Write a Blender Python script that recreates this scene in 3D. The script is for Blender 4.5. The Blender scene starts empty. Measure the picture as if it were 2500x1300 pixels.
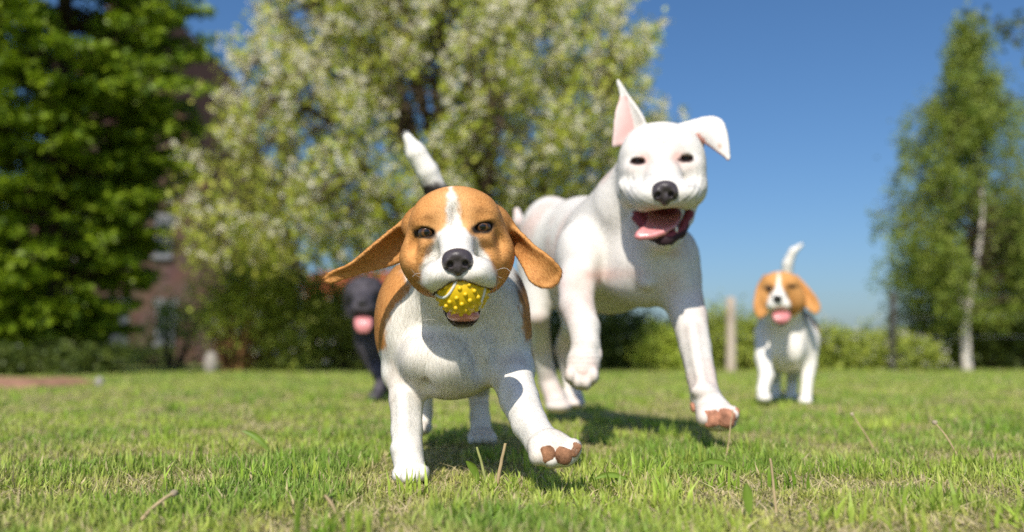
import bpy, math, random
import numpy as np
from mathutils import Vector, Matrix

SC = bpy.context.scene
COL = SC.collection
rng = np.random.default_rng(7)
random.seed(7)

# ------------------------------------------------------------------ camera
F = 2200.0                      # focal length in photograph pixels (2500 wide)
CAMH = 0.19
PITCH = math.atan(218.0 / F)
cam_d = bpy.data.cameras.new('camera')
cam = bpy.data.objects.new('camera', cam_d)
COL.objects.link(cam)
cam.location = (0, 0, CAMH)
cam.rotation_euler = (math.radians(90) + PITCH, 0, 0)
cam_d.sensor_width = 36.0
cam_d.lens = 36.0 * F / 2500.0
cam_d.clip_start = 0.02
cam_d.clip_end = 2000.0
cam_d.dof.use_dof = True
cam_d.dof.focus_distance = 1.29
cam_d.dof.aperture_fstop = 2.1
SC.camera = cam

# ------------------------------------------------------------------ sky and sun
SUN_EL, SUN_AZ = math.radians(45), math.radians(-13)      # behind the camera, a little to the left
sun_dir = Vector((math.sin(SUN_AZ) * math.cos(SUN_EL), -math.cos(SUN_AZ) * math.cos(SUN_EL), math.sin(SUN_EL)))
world = bpy.data.worlds.new('World'); SC.world = world
world.use_nodes = True
wn = world.node_tree.nodes; wl = world.node_tree.links
sky = wn.new('ShaderNodeTexSky'); sky.sky_type = 'NISHITA'
sky.sun_disc = False
sky.sun_elevation = SUN_EL
sky.sun_rotation = math.atan2(sun_dir.x, sun_dir.y)
sky.altitude = 100.0
sky.air_density = 1.0
sky.dust_density = 1.6
sky.ozone_density = 7.0
hs = wn.new('ShaderNodeHueSaturation'); hs.inputs['Saturation'].default_value = 1.10
wl.new(sky.outputs[0], hs.inputs['Color']); wl.new(hs.outputs[0], wn['Background'].inputs[0])
wn['Background'].inputs[1].default_value = 0.090
sun_d = bpy.data.lights.new('sun', 'SUN')
sun_d.energy = 3.75
sun_d.angle = math.radians(0.5)
sun_d.color = (1.0, 0.94, 0.84)
sun = bpy.data.objects.new('sun', sun_d); COL.objects.link(sun)
sun.rotation_euler = sun_dir.to_track_quat('Z', 'Y').to_euler()
SC.view_settings.view_transform = 'Standard'
SC.view_settings.look = 'None'
SC.view_settings.exposure = 0.36
SC.view_settings.gamma = 1.0
SC.cycles.max_bounces = 6
SC.cycles.diffuse_bounces = 4
SC.cycles.transparent_max_bounces = 12
SC.cycles.use_denoising = False          # 128 samples leave a fine, photographic grain and keep the fur and grass crisp
SC.cycles.use_adaptive_sampling = False
SC.cycles.sample_clamp_indirect = 3.0

# ------------------------------------------------------------------ helpers
cP, sP = math.cos(PITCH), math.sin(PITCH)
def P(px, py, Y):
    """the point on the plane at distance Y (metres ahead) that the photograph shows at (px, py)"""
    u = (px - 1250.0) / F; v = -(py - 650.0) / F
    dx, dy, dz = u, cP - v * sP, sP + v * cP
    t = Y / dy
    return np.array([dx * t, Y, CAMH + dz * t])
def S(r, Y):
    return r * Y / F
def nrm(v):
    v = np.asarray(v, float); return v / (np.linalg.norm(v) + 1e-12)

def tag(o, label=None, cat=None, group=None, kind=None):
    if label: o['label'] = label
    if cat: o['category'] = cat
    if group: o['group'] = group
    if kind: o['kind'] = kind
    return o
def empty(name, loc):
    o = bpy.data.objects.new(name, None); COL.objects.link(o)
    o.location = loc; o.empty_display_size = 0.05
    return o
def mesh_obj(name, V, Fc, mat, parent=None, smooth=True, cols=None, colname='col', attrs=None):
    """V (n,3) world coordinates; Fc list/array of faces; parented objects are stored relative to the parent"""
    V = np.asarray(V, np.float32)
    base = np.zeros(3, np.float32)
    if parent is not None:
        q = parent
        while q is not None:
            base += np.array(q.location, np.float32); q = q.parent
    me = bpy.data.meshes.new(name)
    if isinstance(Fc, np.ndarray):
        n, k = Fc.shape
        me.vertices.add(len(V)); me.vertices.foreach_set('co', (V - base).ravel())
        me.loops.add(n * k); me.loops.foreach_set('vertex_index', Fc.astype(np.int32).ravel())
        me.polygons.add(n)
        me.polygons.foreach_set('loop_start', np.arange(0, n * k, k, dtype=np.int32))
        me.update(calc_edges=True); me.validate()
    else:
        me.from_pydata([tuple(v) for v in (V - base)], [], Fc); me.update()
    me.polygons.foreach_set('use_smooth', np.full(len(me.polygons), smooth))
    if cols is not None:
        a = me.color_attributes.new(colname, 'FLOAT_COLOR', 'POINT')
        c4 = np.ones((len(V), 4), np.float32); c4[:, :3] = cols
        a.data.foreach_set('color', c4.ravel())
    if attrs:
        for nme, arr in attrs.items():
            a = me.attributes.new(nme, 'FLOAT', 'POINT')
            a.data.foreach_set('value', np.asarray(arr, np.float32))
    me.materials.append(mat)
    o = bpy.data.objects.new(name, me); COL.objects.link(o)
    if parent is not None: o.parent = parent
    return o

def mat_new(name):
    m = bpy.data.materials.new(name); m.use_nodes = True
    nt = m.node_tree; return m, nt.nodes, nt.links, nt.nodes['Principled BSDF']
def mat_plain(name, col, rough=0.6, spec=0.3, noise=0.0, nscale=20.0, bump=0.0, bscale=60.0, coat=0.0):
    m, n, l, b = mat_new(name)
    b.inputs['Roughness'].default_value = rough
    b.inputs['Specular IOR Level'].default_value = spec
    b.inputs['Coat Weight'].default_value = coat
    b.inputs['Coat Roughness'].default_value = 0.15
    tc = n.new('ShaderNodeTexCoord')
    if noise > 0:
        t = n.new('ShaderNodeTexNoise'); t.inputs['Scale'].default_value = nscale; t.inputs['Detail'].default_value = 5
        l.new(tc.outputs['Object'], t.inputs['Vector'])
        r = n.new('ShaderNodeValToRGB')
        r.color_ramp.elements[0].position = 0.3; r.color_ramp.elements[1].position = 0.72
        r.color_ramp.elements[0].color = tuple(c * (1 - noise) for c in col) + (1,)
        r.color_ramp.elements[1].color = tuple(min(1, c * (1 + noise)) for c in col) + (1,)
        l.new(t.outputs['Fac'], r.inputs['Fac']); l.new(r.outputs['Color'], b.inputs['Base Color'])
    else:
        b.inputs['Base Color'].default_value = tuple(col) + (1,)
    if bump > 0:
        t2 = n.new('ShaderNodeTexNoise'); t2.inputs['Scale'].default_value = bscale; t2.inputs['Detail'].default_value = 4
        l.new(tc.outputs['Object'], t2.inputs['Vector'])
        bp = n.new('ShaderNodeBump'); bp.inputs['Strength'].default_value = bump; bp.inputs['Distance'].default_value = 0.002
        l.new(t2.outputs['Fac'], bp.inputs['Height']); l.new(bp.outputs['Normal'], b.inputs['Normal'])
    return m
def mat_attr(name, rough=0.6, spec=0.25, trans=0.0, attr='col', coat=0.0, bump=0.0, bscale=300.0):
    """base colour read from a colour attribute of the mesh"""
    m, n, l, b = mat_new(name)
    a = n.new('ShaderNodeAttribute'); a.attribute_name = attr
    l.new(a.outputs['Color'], b.inputs['Base Color'])
    b.inputs['Roughness'].default_value = rough
    b.inputs['Specular IOR Level'].default_value = spec
    b.inputs['Coat Weight'].default_value = coat
    b.inputs['Coat Roughness'].default_value = 0.1
    if bump > 0:
        tc = n.new('ShaderNodeTexCoord')
        t2 = n.new('ShaderNodeTexNoise'); t2.inputs['Scale'].default_value = bscale; t2.inputs['Detail'].default_value = 4
        l.new(tc.outputs['Object'], t2.inputs['Vector'])
        bp = n.new('ShaderNodeBump'); bp.inputs['Strength'].default_value = bump; bp.inputs['Distance'].default_value = 0.001
        l.new(t2.outputs['Fac'], bp.inputs['Height']); l.new(bp.outputs['Normal'], b.inputs['Normal'])
    if trans > 0:
        tr = n.new('ShaderNodeBsdfTranslucent'); l.new(a.outputs['Color'], tr.inputs['Color'])
        mx = n.new('ShaderNodeMixShader'); mx.inputs[0].default_value = trans
        l.new(b.outputs[0], mx.inputs[1]); l.new(tr.outputs[0], mx.inputs[2])
        l.new(mx.outputs[0], n['Material Output'].inputs['Surface'])
    return m

# value noise in numpy (for colour edges, patches, bumps)
_perm = np.random.default_rng(3).random(4096).astype(np.float32)
def vnoise(p):
    p = np.asarray(p, np.float64); i = np.floor(p).astype(np.int64); f = p - i
    f = f * f * (3 - 2 * f); out = 0
    for dx in (0, 1):
        for dy in (0, 1):
            for dz in (0, 1):
                h = ((i[:, 0] + dx) * 73856093 ^ (i[:, 1] + dy) * 19349663 ^ (i[:, 2] + dz) * 83492791) & 4095
                w = (f[:, 0] if dx else 1 - f[:, 0]) * (f[:, 1] if dy else 1 - f[:, 1]) * (f[:, 2] if dz else 1 - f[:, 2])
                out = out + w * _perm[h]
    return out
def fnoise(p, o=3):
    s, a, t = 0, 1.0, 0
    p = np.asarray(p, float)
    for k in range(o):
        s = s + a * vnoise(p * 2 ** k + 17.3 * k); t += a; a *= .5
    return s / t
def sstep(a, b, x):
    t = np.clip((x - a) / (b - a), 0, 1); return t * t * (3 - 2 * t)

def catmull(pts, n):
    pts = np.asarray(pts, float)
    q = np.vstack([2 * pts[0] - pts[1], pts, 2 * pts[-1] - pts[-2]])
    out = []
    m = len(pts) - 1
    for s in np.linspace(0, m, n):
        i = min(int(s), m - 1); t = s - i
        a, b, c, d = q[i], q[i + 1], q[i + 2], q[i + 3]
        out.append(0.5 * (2 * b + (c - a) * t + (2 * a - 5 * b + 4 * c - d) * t * t + (3 * b - 3 * c + d - a) * t ** 3))
    return np.array(out)

def tube(path, rad, seg=8):
    """tapered tube along a path; returns V, F (quads as list) """
    path = np.asarray(path, float); n = len(path)
    T = np.gradient(path, axis=0); T /= np.linalg.norm(T, axis=1)[:, None] + 1e-12
    up = np.array([0, 0, 1.0]) if abs(T[0][2]) < .9 else np.array([1.0, 0, 0])
    V = []
    A = np.cross(T[0], up); A /= np.linalg.norm(A)
    for i in range(n):
        A = A - T[i] * A.dot(T[i]); A /= np.linalg.norm(A) + 1e-12
        B = np.cross(T[i], A)
        ang = np.linspace(0, 2 * np.pi, seg, endpoint=False)
        V.append(path[i] + rad[i] * (np.cos(ang)[:, None] * A + np.sin(ang)[:, None] * B))
    V = np.vstack(V)
    i = np.arange(n - 1)[:, None] * seg; j = np.arange(seg)[None, :]; j2 = (j + 1) % seg
    Fq = np.stack([i + j, i + j2, i + seg + j2, i + seg + j], -1).reshape(-1, 4)
    return V, Fq

# ------------------------------------------------------------------ sculpting: smooth unions of solids turned into one closed surface
def smin(a, b, k):
    h = np.maximum(k - np.abs(a - b), 0) / k
    return np.minimum(a, b) - h * h * k * 0.25
class Sculpt:
    def __init__(s, vox):
        s.vox = vox; s.pr = []
    def _add(s, f, lo, hi, k, op, flow, L, tg, den=1.0):
        s.pr.append(dict(f=f, lo=np.array(lo), hi=np.array(hi), k=k, op=op, flow=flow, L=L, tag=tg, den=den))
    def E(s, px, py, Y, rx, ry, rd, k=.015, roll=0, pitch=0, yaw=0, op='+', flow=(0, .7, -.7), L=.008, tag=''):
        """ellipsoid: rx, ry in photograph pixels at distance Y, rd (depth) in metres; roll turns it in the picture plane"""
        c = P(px, py, Y); r = np.array([S(rx, Y), rd, S(ry, Y)])
        R = np.array((Matrix.Rotation(math.radians(-roll), 3, 'Y') @ Matrix.Rotation(math.radians(yaw), 3, 'Z') @ Matrix.Rotation(math.radians(pitch), 3, 'X')))
        c3 = c.astype(np.float32); r3 = r.astype(np.float32); R3 = R.astype(np.float32)
        def f(p, c=c3, r=r3, R=R3):
            q = (p - c) @ R
            a = q / r; k0 = np.sqrt(np.einsum('...i,...i', a, a)) + np.float32(1e-9)
            b = a / r; k1 = np.sqrt(np.einsum('...i,...i', b, b)) + np.float32(1e-9)
            return k0 * (k0 - 1) / k1
        m = r.max(); s._add(f, c - m, c + m, k, op, flow, L, tag); return c
    def C(s, pts, k=.015, op='+', flow=None, L=.007, tag='', kin=.006):
        """chain of round cones through (px, py, Y, radius px)"""
        A = np.array([P(*q[:3]) for q in pts]); r = np.array([S(q[3], q[2]) for q in pts])
        A3 = A.astype(np.float32); r3 = r.astype(np.float32)
        def f(p, A=A3, r=r3):
            d = None
            for i in range(len(A) - 1):
                ab = A[i + 1] - A[i]; L2 = ab.dot(ab)
                t = np.clip(((p - A[i]) @ ab) / L2, 0, 1)
                w = p - A[i] - t[..., None] * ab; di = np.sqrt(np.einsum('...i,...i', w, w)) - (r[i] + (r[i + 1] - r[i]) * t)
                d = di if d is None else smin(d, di, kin)
            return d
        if flow is None: flow = ('chain', A)
        s._add(f, (A - r[:, None]).min(0), (A + r[:, None]).max(0), k, op, flow, L, tag); return A
    def patch(s, e1, e2, th, bow=0.0, k=.012, n=44, m=26, flow=None, L=.009, tag='', tend=.6):
        """thin curved flap between two edges given as (px, py, Y) lists"""
        A = catmull([P(*q) for q in e1], n); B = catmull([P(*q) for q in e2], n)
        v = np.linspace(0, 1, m)
        G = A[:, None] * (1 - v)[None, :, None] + B[:, None] * v[None, :, None]
        T = np.gradient((A + B) / 2, axis=0); W = B - A
        N = np.cross(T, W); N /= np.linalg.norm(N, axis=1)[:, None] + 1e-9
        wd = np.linalg.norm(W, axis=1)
        G = G + (N * (bow * wd)[:, None])[:, None] * (4 * v * (1 - v))[None, :, None]
        rr = th * (tend + (1 - tend) * (1 - np.linspace(0, 1, n)))[:, None] * np.ones(m)[None]
        pts = G.reshape(-1, 3).astype(np.float32); rr = rr.reshape(-1).astype(np.float32); p2 = (pts * pts).sum(1)
        def f(p, pts=pts, rr=rr):
            shp = p.shape[:-1]; q = p.reshape(-1, 3)
            d = np.full(len(q), 1e3, np.float32)
            if len(shp) == 3:          # grid block: splat each small sphere into its neighbourhood
                d = d.reshape(shp); o = p[0, 0, 0]; h = s.vox
                mg = .02
                for c, r0 in zip(pts, rr):
                    a = np.maximum(((c - r0 - mg - o) / h).astype(int), 0); b = ((c + r0 + mg - o) / h).astype(int) + 2
                    blk = p[a[0]:b[0], a[1]:b[1], a[2]:b[2]]
                    if blk.size == 0: continue
                    dd = np.sqrt(((blk - c) ** 2).sum(-1)) - r0
                    w = d[a[0]:b[0], a[1]:b[1], a[2]:b[2]]
                    np.minimum(w, dd, out=w)
                return d
            lo = pts.min(0) - .03; hi = pts.max(0) + .03
            idx = np.where(((q > lo) & (q < hi)).all(1))[0]
            for c0 in range(0, len(idx), 4000):
                ii = idx[c0:c0 + 4000]
                x = q[ii]; dd = (x * x).sum(1)[:, None] + p2[None] - 2 * (x @ pts.T)
                j = dd.argmin(1); d[ii] = np.sqrt(np.maximum(dd[np.arange(len(ii)), j], 0)) - rr[j]
            return d
        if flow is None: flow = ('chain', (A + B) / 2)
        s._add(f, pts.min(0) - th, pts.max(0) + th, k, '+', flow, L, tag)
        return G
    def build(s, smooth=2):
        h = s.vox
        lo = np.min([q['lo'] for q in s.pr if q['op'] == '+'], 0) - 4 * h
        hi = np.max([q['hi'] for q in s.pr if q['op'] == '+'], 0) + 4 * h
        n = np.ceil((hi - lo) / h).astype(int) + 1
        ax = [(lo[i] + h * np.arange(n[i])).astype(np.float32) for i in range(3)]
        Fd = np.full(tuple(n), 0.2, np.float32)
        for q in s.pr:
            mg = q['k'] + 3 * h
            a = np.maximum(((q['lo'] - mg - lo) / h).astype(int), 0); b = np.minimum(((q['hi'] + mg - lo) / h).astype(int) + 2, n)
            if (b <= a).any(): continue
            g = np.stack(np.meshgrid(ax[0][a[0]:b[0]], ax[1][a[1]:b[1]], ax[2][a[2]:b[2]], indexing='ij'), -1)
            d = q['f'](g).astype(np.float32)
            blk = Fd[a[0]:b[0], a[1]:b[1], a[2]:b[2]]
            if q['op'] == '+': blk[...] = smin(blk, d, q['k'])
            else: blk[...] = -smin(-blk, d, q['k'])
        V, Q = surface_net(Fd, lo, h)
        # keep the largest connected piece only
        lab = np.arange(len(V)); e = np.vstack([Q[:, [0, 1]], Q[:, [1, 2]], Q[:, [2, 3]], Q[:, [3, 0]]])
        while True:
            m0 = np.minimum(lab[e[:, 0]], lab[e[:, 1]]); l2 = lab.copy()
            np.minimum.at(l2, e[:, 0], m0); np.minimum.at(l2, e[:, 1], m0)
            l2 = l2[l2]; l2 = l2[l2]
            if (l2 == lab).all(): break
            lab = l2
        big = np.bincount(lab).argmax(); keep = lab == big
        mp = np.cumsum(keep) - 1
        Q = mp[Q[keep[Q[:, 0]]]]; V = V[keep]
        for it in range(smooth * 2):
            V = laplace(V, Q, .55 if it % 2 == 0 else -.57)
        return V, Q
    def fields(s, V, sigma=.006):
        """blended hair direction, hair length and per-tag weights at points V"""
        fl = np.zeros((len(V), 3)); L = np.zeros(len(V)); W = np.zeros(len(V)); tg = {}
        V32 = V.astype(np.float32)
        for q in s.pr:
            if q['op'] != '+': continue
            d = q['f'](V32).astype(np.float64)
            w = np.exp(-np.clip(d + .004, 0, .3) / sigma) + 1e-12
            f = q['flow']
            if isinstance(f, tuple) and f[0] == 'from':
                v = V - f[1]; v /= np.linalg.norm(v, axis=1)[:, None] + 1e-9
            elif isinstance(f, tuple) and f[0] == 'chain':
                A = f[1]; dd = np.stack([np.linalg.norm(V - (A[i] + A[i + 1]) / 2, axis=1) for i in range(len(A) - 1)])
                sg = np.array([nrm(A[i + 1] - A[i]) for i in range(len(A) - 1)])
                wt = 1 / (dd ** 2 + 1e-4); wt /= wt.sum(0)
                v = wt.T @ sg
            else:
                v = np.tile(nrm(f), (len(V), 1))
            fl += v * w[:, None]; L += q['L'] * w; W += w
            tg[q['tag']] = tg.get(q['tag'], 0) + w
        fl /= np.linalg.norm(fl, axis=1)[:, None] + 1e-9
        for t in tg: tg[t] = tg[t] / W
        return fl, L / W, tg
def laplace(V, Q, f):
    e = np.vstack([Q[:, [0, 1]], Q[:, [1, 2]], Q[:, [2, 3]], Q[:, [3, 0]]])
    n = len(V); cnt = np.bincount(e[:, 0], minlength=n) + np.bincount(e[:, 1], minlength=n)
    out = np.empty_like(V)
    for c in range(3):
        sm = np.bincount(e[:, 0], V[e[:, 1], c], n) + np.bincount(e[:, 1], V[e[:, 0], c], n)
        out[:, c] = V[:, c] + f * (sm / np.maximum(cnt, 1) - V[:, c])
    return out
def surface_net(Fd, lo, h):
    neg = Fd < 0
    n = np.array(Fd.shape)
    c = np.zeros(tuple(n - 1), np.int8)
    for i in (0, 1):
        for j in (0, 1):
            for k in (0, 1):
                c += neg[i:n[0] - 1 + i, j:n[1] - 1 + j, k:n[2] - 1 + k]
    act = np.argwhere((c > 0) & (c < 8))
    idx = np.full(tuple(n - 1), -1, np.int32); idx[tuple(act.T)] = np.arange(len(act))
    cor = [(i, j, k) for i in (0, 1) for j in (0, 1) for k in (0, 1)]
    val = np.stack([Fd[act[:, 0] + a, act[:, 1] + b, act[:, 2] + d] for a, b, d in cor], 1)
    acc = np.zeros((len(act), 3)); cnt = np.zeros(len(act))
    for x in range(8):
        for y in range(x + 1, 8):
            da = np.array(cor[y]) - np.array(cor[x])
            if np.abs(da).sum() != 1: continue
            va, vb = val[:, x], val[:, y]; m = (va < 0) != (vb < 0)
            t = np.where(m, va / np.where(m, va - vb, 1), 0)
            acc += np.where(m[:, None], np.array(cor[x]) + t[:, None] * da, 0); cnt += m
    V = lo + h * (act + acc / cnt[:, None])
    Q = []
    for a in range(3):
        b, d = (a + 1) % 3, (a + 2) % 3
        s0 = [slice(1, -1)] * 3; s1 = [slice(1, -1)] * 3
        s0[a] = slice(0, -1); s1[a] = slice(1, None)
        A, B = neg[tuple(s0)], neg[tuple(s1)]
        for flip, m in ((False, A & ~B), (True, ~A & B)):
            e = np.argwhere(m)
            if not len(e): continue
            off = np.ones(3, int); off[a] = 0
            e = e + off
            q = []
            for ob, od in ((-1, -1), (0, -1), (0, 0), (-1, 0)):
                w = e.copy(); w[:, b] += ob; w[:, d] += od
                q.append(idx[tuple(w.T)])
            q = np.stack(q, 1)
            Q.append(q[:, ::-1] if flip else q)
    return V, np.vstack(Q)
def vnormals(V, Q):
    fn = np.cross(V[Q[:, 2]] - V[Q[:, 0]], V[Q[:, 3]] - V[Q[:, 1]])
    N = np.zeros_like(V)
    for c in range(3):
        for j in range(4):
            N[:, c] += np.bincount(Q[:, j], fn[:, c], len(V))
    return N / (np.linalg.norm(N, axis=1)[:, None] + 1e-12)

def fur_material(name, rough=.55):
    m, n, l, b = mat_new(name)
    a = n.new('ShaderNodeAttribute'); a.attribute_name = 'hcol'
    l.new(a.outputs['Color'], b.inputs['Base Color'])
    b.inputs['Roughness'].default_value = rough
    b.inputs['Specular IOR Level'].default_value = 0.3
    nn = n.new('ShaderNodeAttribute'); nn.attribute_name = 'hnrm'
    vm = n.new('ShaderNodeVectorMath'); vm.operation = 'ADD'
    ge = n.new('ShaderNodeNewGeometry')
    sc = n.new('ShaderNodeVectorMath'); sc.operation = 'SCALE'; sc.inputs['Scale'].default_value = .12
    l.new(ge.outputs['Normal'], sc.inputs[0])
    l.new(nn.outputs['Vector'], vm.inputs[0]); l.new(sc.outputs[0], vm.inputs[1])
    nz = n.new('ShaderNodeVectorMath'); nz.operation = 'NORMALIZE'; l.new(vm.outputs[0], nz.inputs[0])
    l.new(nz.outputs[0], b.inputs['Normal'])
    tr = n.new('ShaderNodeBsdfTranslucent'); l.new(a.outputs['Color'], tr.inputs['Color'])
    mxs = n.new('ShaderNodeMixShader'); mxs.inputs[0].default_value = .25
    l.new(b.outputs[0], mxs.inputs[1]); l.new(tr.outputs[0], mxs.inputs[2]); tp = n.new('ShaderNodeBsdfTransparent'); mt = n.new('ShaderNodeMixShader'); mt.inputs[0].default_value = .5      # each strand stands for a few finer, half see-through hairs
    l.new(mxs.outputs[0], mt.inputs[1]); l.new(tp.outputs[0], mt.inputs[2]); l.new(mt.outputs[0], n['Material Output'].inputs['Surface'])
    return m
def hair_obj(name, pts, rad, cols, norms, mat, parent, kind=None):
    """pts (n,k,3) world; rad (k,) ; cols (n,3); norms (n,3)"""
    n, k, _ = pts.shape
    base = np.zeros(3); q = parent
    while q is not None:
        base += np.array(q.location); q = q.parent
    hc = bpy.data.hair_curves.new(name)
    hc.add_curves([k] * n)
    hc.attributes['position'].data.foreach_set('vector', (pts - base).astype(np.float32).ravel()) if 'position' in hc.attributes else None
    ra = hc.attributes.get('radius') or hc.attributes.new('radius', 'FLOAT', 'POINT')
    rr = np.asarray(rad, np.float32)
    ra.data.foreach_set('value', (np.tile(rr, n) if rr.ndim == 1 else rr.ravel()))
    ca = hc.attributes.new('hcol', 'FLOAT_COLOR', 'CURVE')
    c4 = np.ones((n, 4), np.float32); c4[:, :3] = cols; ca.data.foreach_set('color', c4.ravel())
    na = hc.attributes.new('hnrm', 'FLOAT_VECTOR', 'CURVE'); na.data.foreach_set('vector', norms.astype(np.float32).ravel())
    hc.materials.append(mat)
    o = bpy.data.objects.new(name, hc); COL.objects.link(o); o.parent = parent
    if kind: o['kind'] = kind
    return o
def grow_fur(V, Q, N, flow, L, dens, cols, count, r0, mat, parent, lift=.35, jit=.22, colvar=.12, seed=1, curl=0.0, clump=None):
    g = np.random.default_rng(seed)
    area = np.linalg.norm(np.cross(V[Q[:, 2]] - V[Q[:, 0]], V[Q[:, 3]] - V[Q[:, 1]]), axis=1)
    w = area * dens[Q].mean(1); cs = np.cumsum(w); cs /= cs[-1]
    fi = np.searchsorted(cs, g.random(count)); q = Q[fi]
    u, v = g.random(count), g.random(count)
    wt = np.stack([(1 - u) * (1 - v), u * (1 - v), u * v, (1 - u) * v], 1)
    def ip(A): return (A[q] * (wt[..., None] if A.ndim == 2 else wt)).sum(1)
    p = ip(V); nn = ip(N); nn /= np.linalg.norm(nn, axis=1)[:, None]
    fl = ip(flow); ll = ip(L) * (0.65 + .6 * g.random(count)); cc = ip(cols)
    # clumping: neighbouring hairs lean together
    cl = np.stack([fnoise(p * 70 + o, 2) - .5 for o in (0, 31, 77)], 1)
    fl = fl + (1.1 if clump is None else (ip(clump) * 1.1)[:, None]) * cl + jit * g.normal(size=(count, 3))
    t = fl - nn * (fl * nn).sum(1)[:, None]; t /= np.linalg.norm(t, axis=1)[:, None] + 1e-9
    K = 4; pts = np.zeros((count, K, 3))
    lf = lift * (.6 + .8 * g.random(count))[:, None]
    pts[:, 0] = p - nn * .0008
    cur = p.copy()
    for i in range(1, K):
        s = i / (K - 1)
        d = t * (1 - lf * (1 - .6 * s)) + nn * lf * (1.15 - .8 * s)
        if curl: d = d + curl * g.normal(size=(count, 3))
        d /= np.linalg.norm(d, axis=1)[:, None]
        cur = cur + d * (ll / (K - 1))[:, None]; pts[:, i] = cur
    cv = 1 + colvar * (g.random(count) - .5) * 2
    cc = np.clip(cc * cv[:, None], 0, .95)
    return hair_obj('fur', pts, r0 * np.array([1, .95, .75, .25]), cc, nn, mat, parent, 'stuff')

def ball_mesh(c, r, seg=32, rings=20, R=None):
    """ellipsoid mesh (quads) round c with radii r"""
    th = np.linspace(0, np.pi, rings + 1); ph = np.linspace(0, 2 * np.pi, seg, endpoint=False)
    V = np.stack([np.outer(np.sin(th), np.cos(ph)), np.outer(np.sin(th), np.sin(ph)), np.outer(np.cos(th), np.ones(seg))], -1).reshape(-1, 3)
    D = V.copy(); V = V * np.asarray(r)
    if R is not None: V = V @ np.asarray(R).T
    V = V + c
    i = np.arange(rings)[:, None] * seg; j = np.arange(seg)[None]; j2 = (j + 1) % seg
    Q = np.stack([i + j, i + seg + j, i + seg + j2, i + j2], -1).reshape(-1, 4)
    return V, Q, D
def eye_obj(c, r, gaze, parent, iris, mat):
    V, Q, D = ball_mesh(c, (r, r, r), 40, 28)
    ang = np.degrees(np.arccos(np.clip(D @ nrm(gaze), -1, 1)))
    col = np.tile(np.array([.05, .035, .03]), (len(V), 1))
    n = .75 + .5 * fnoise(D * 9, 2)
    ir = ang < 40
    col[ir] = np.array(iris)[None] * n[ir, None]
    col[(ang > 34) & (ang < 41)] *= .35
    col[ang < 22] = .004
    o = mesh_obj('eye', V, Q, mat, parent, cols=col); return o
def solid(name, build, vox, mat, parent, cols=None, smooth=1):
    s = Sculpt(vox); build(s); V, Q = s.build(smooth)
    c = cols(V) if cols is not None else None
    return mesh_obj(name, V, Q, mat, parent, cols=c)

# ------------------------------------------------------------------ ground
def ground_material():
    m, n, l, b = mat_new('lawn_soil')
    b.inputs['Roughness'].default_value = .95; b.inputs['Specular IOR Level'].default_value = .05
    tc = n.new('ShaderNodeTexCoord')
    t = n.new('ShaderNodeTexNoise'); t.inputs['Scale'].default_value = 3.0; t.inputs['Detail'].default_value = 8
    t2 = n.new('ShaderNodeTexNoise'); t2.inputs['Scale'].default_value = 60.0; t2.inputs['Detail'].default_value = 6
    l.new(tc.outputs['Object'], t.inputs['Vector']); l.new(tc.outputs['Object'], t2.inputs['Vector'])
    r = n.new('ShaderNodeValToRGB'); cr = r.color_ramp
    cr.elements[0].position = .32; cr.elements[0].color = (.14, .18, .045, 1)
    cr.elements[1].position = .7; cr.elements[1].color = (.38, .34, .15, 1)
    e = cr.elements.new(.52); e.color = (.23, .26, .07, 1)
    mx = n.new('ShaderNodeMath'); mx.operation = 'MULTIPLY_ADD'; mx.inputs[1].default_value = .5
    ad = n.new('ShaderNodeMath'); ad.operation = 'MULTIPLY'; ad.inputs[1].default_value = .5
    l.new(t2.outputs['Fac'], ad.inputs[0]); l.new(t.outputs['Fac'], mx.inputs[0]); l.new(ad.outputs[0], mx.inputs[2])
    l.new(mx.outputs[0], r.inputs['Fac']); l.new(r.outputs['Color'], b.inputs['Base Color'])
    bp = n.new('ShaderNodeBump'); bp.inputs['Strength'].default_value = .8; bp.inputs['Distance'].default_value = .02
    l.new(t2.outputs['Fac'], bp.inputs['Height']); l.new(bp.outputs['Normal'], b.inputs['Normal'])
    return m
gV = np.array([[-600, -20, 0], [600, -20, 0], [600, 1500, 0], [-600, 1500, 0]], float)
tag(mesh_obj('ground', gV, np.array([[0, 1, 2, 3]]), ground_material()), 'garden ground under the lawn', None, None, 'structure')

M_SOIL = mat_plain('bed_soil', (.36, .20, .13), rough=.95, spec=.05, noise=.4, nscale=9, bump=1.0, bscale=40)
def soil_bed():
    n, m = 60, 16
    x = np.linspace(-5.2, -2.62, n); y = np.linspace(5.15, 6.2, m)
    X, Y = np.meshgrid(x, y, indexing='ij')
    ed = np.minimum(np.minimum(X - x[0], x[-1] - X) / .35, np.minimum(Y - y[0], y[-1] - Y) / .35)
    Z = .06 * sstep(0, 1, ed) * (.6 + .8 * fnoise(np.stack([X.ravel() * 5, Y.ravel() * 5, X.ravel() * 0], 1), 3).reshape(n, m)) - .01
    V = np.stack([X, Y, Z], -1).reshape(-1, 3)
    i = np.arange(n - 1)[:, None] * m; j = np.arange(m - 1)[None]
    Q = np.stack([i + j, i + m + j, i + m + j + 1, i + j + 1], -1).reshape(-1, 4)
    tag(mesh_obj('soil_bed', V, Q, M_SOIL), 'bare reddish soil bed under the left tree', None, None, 'structure')
soil_bed()

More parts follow.
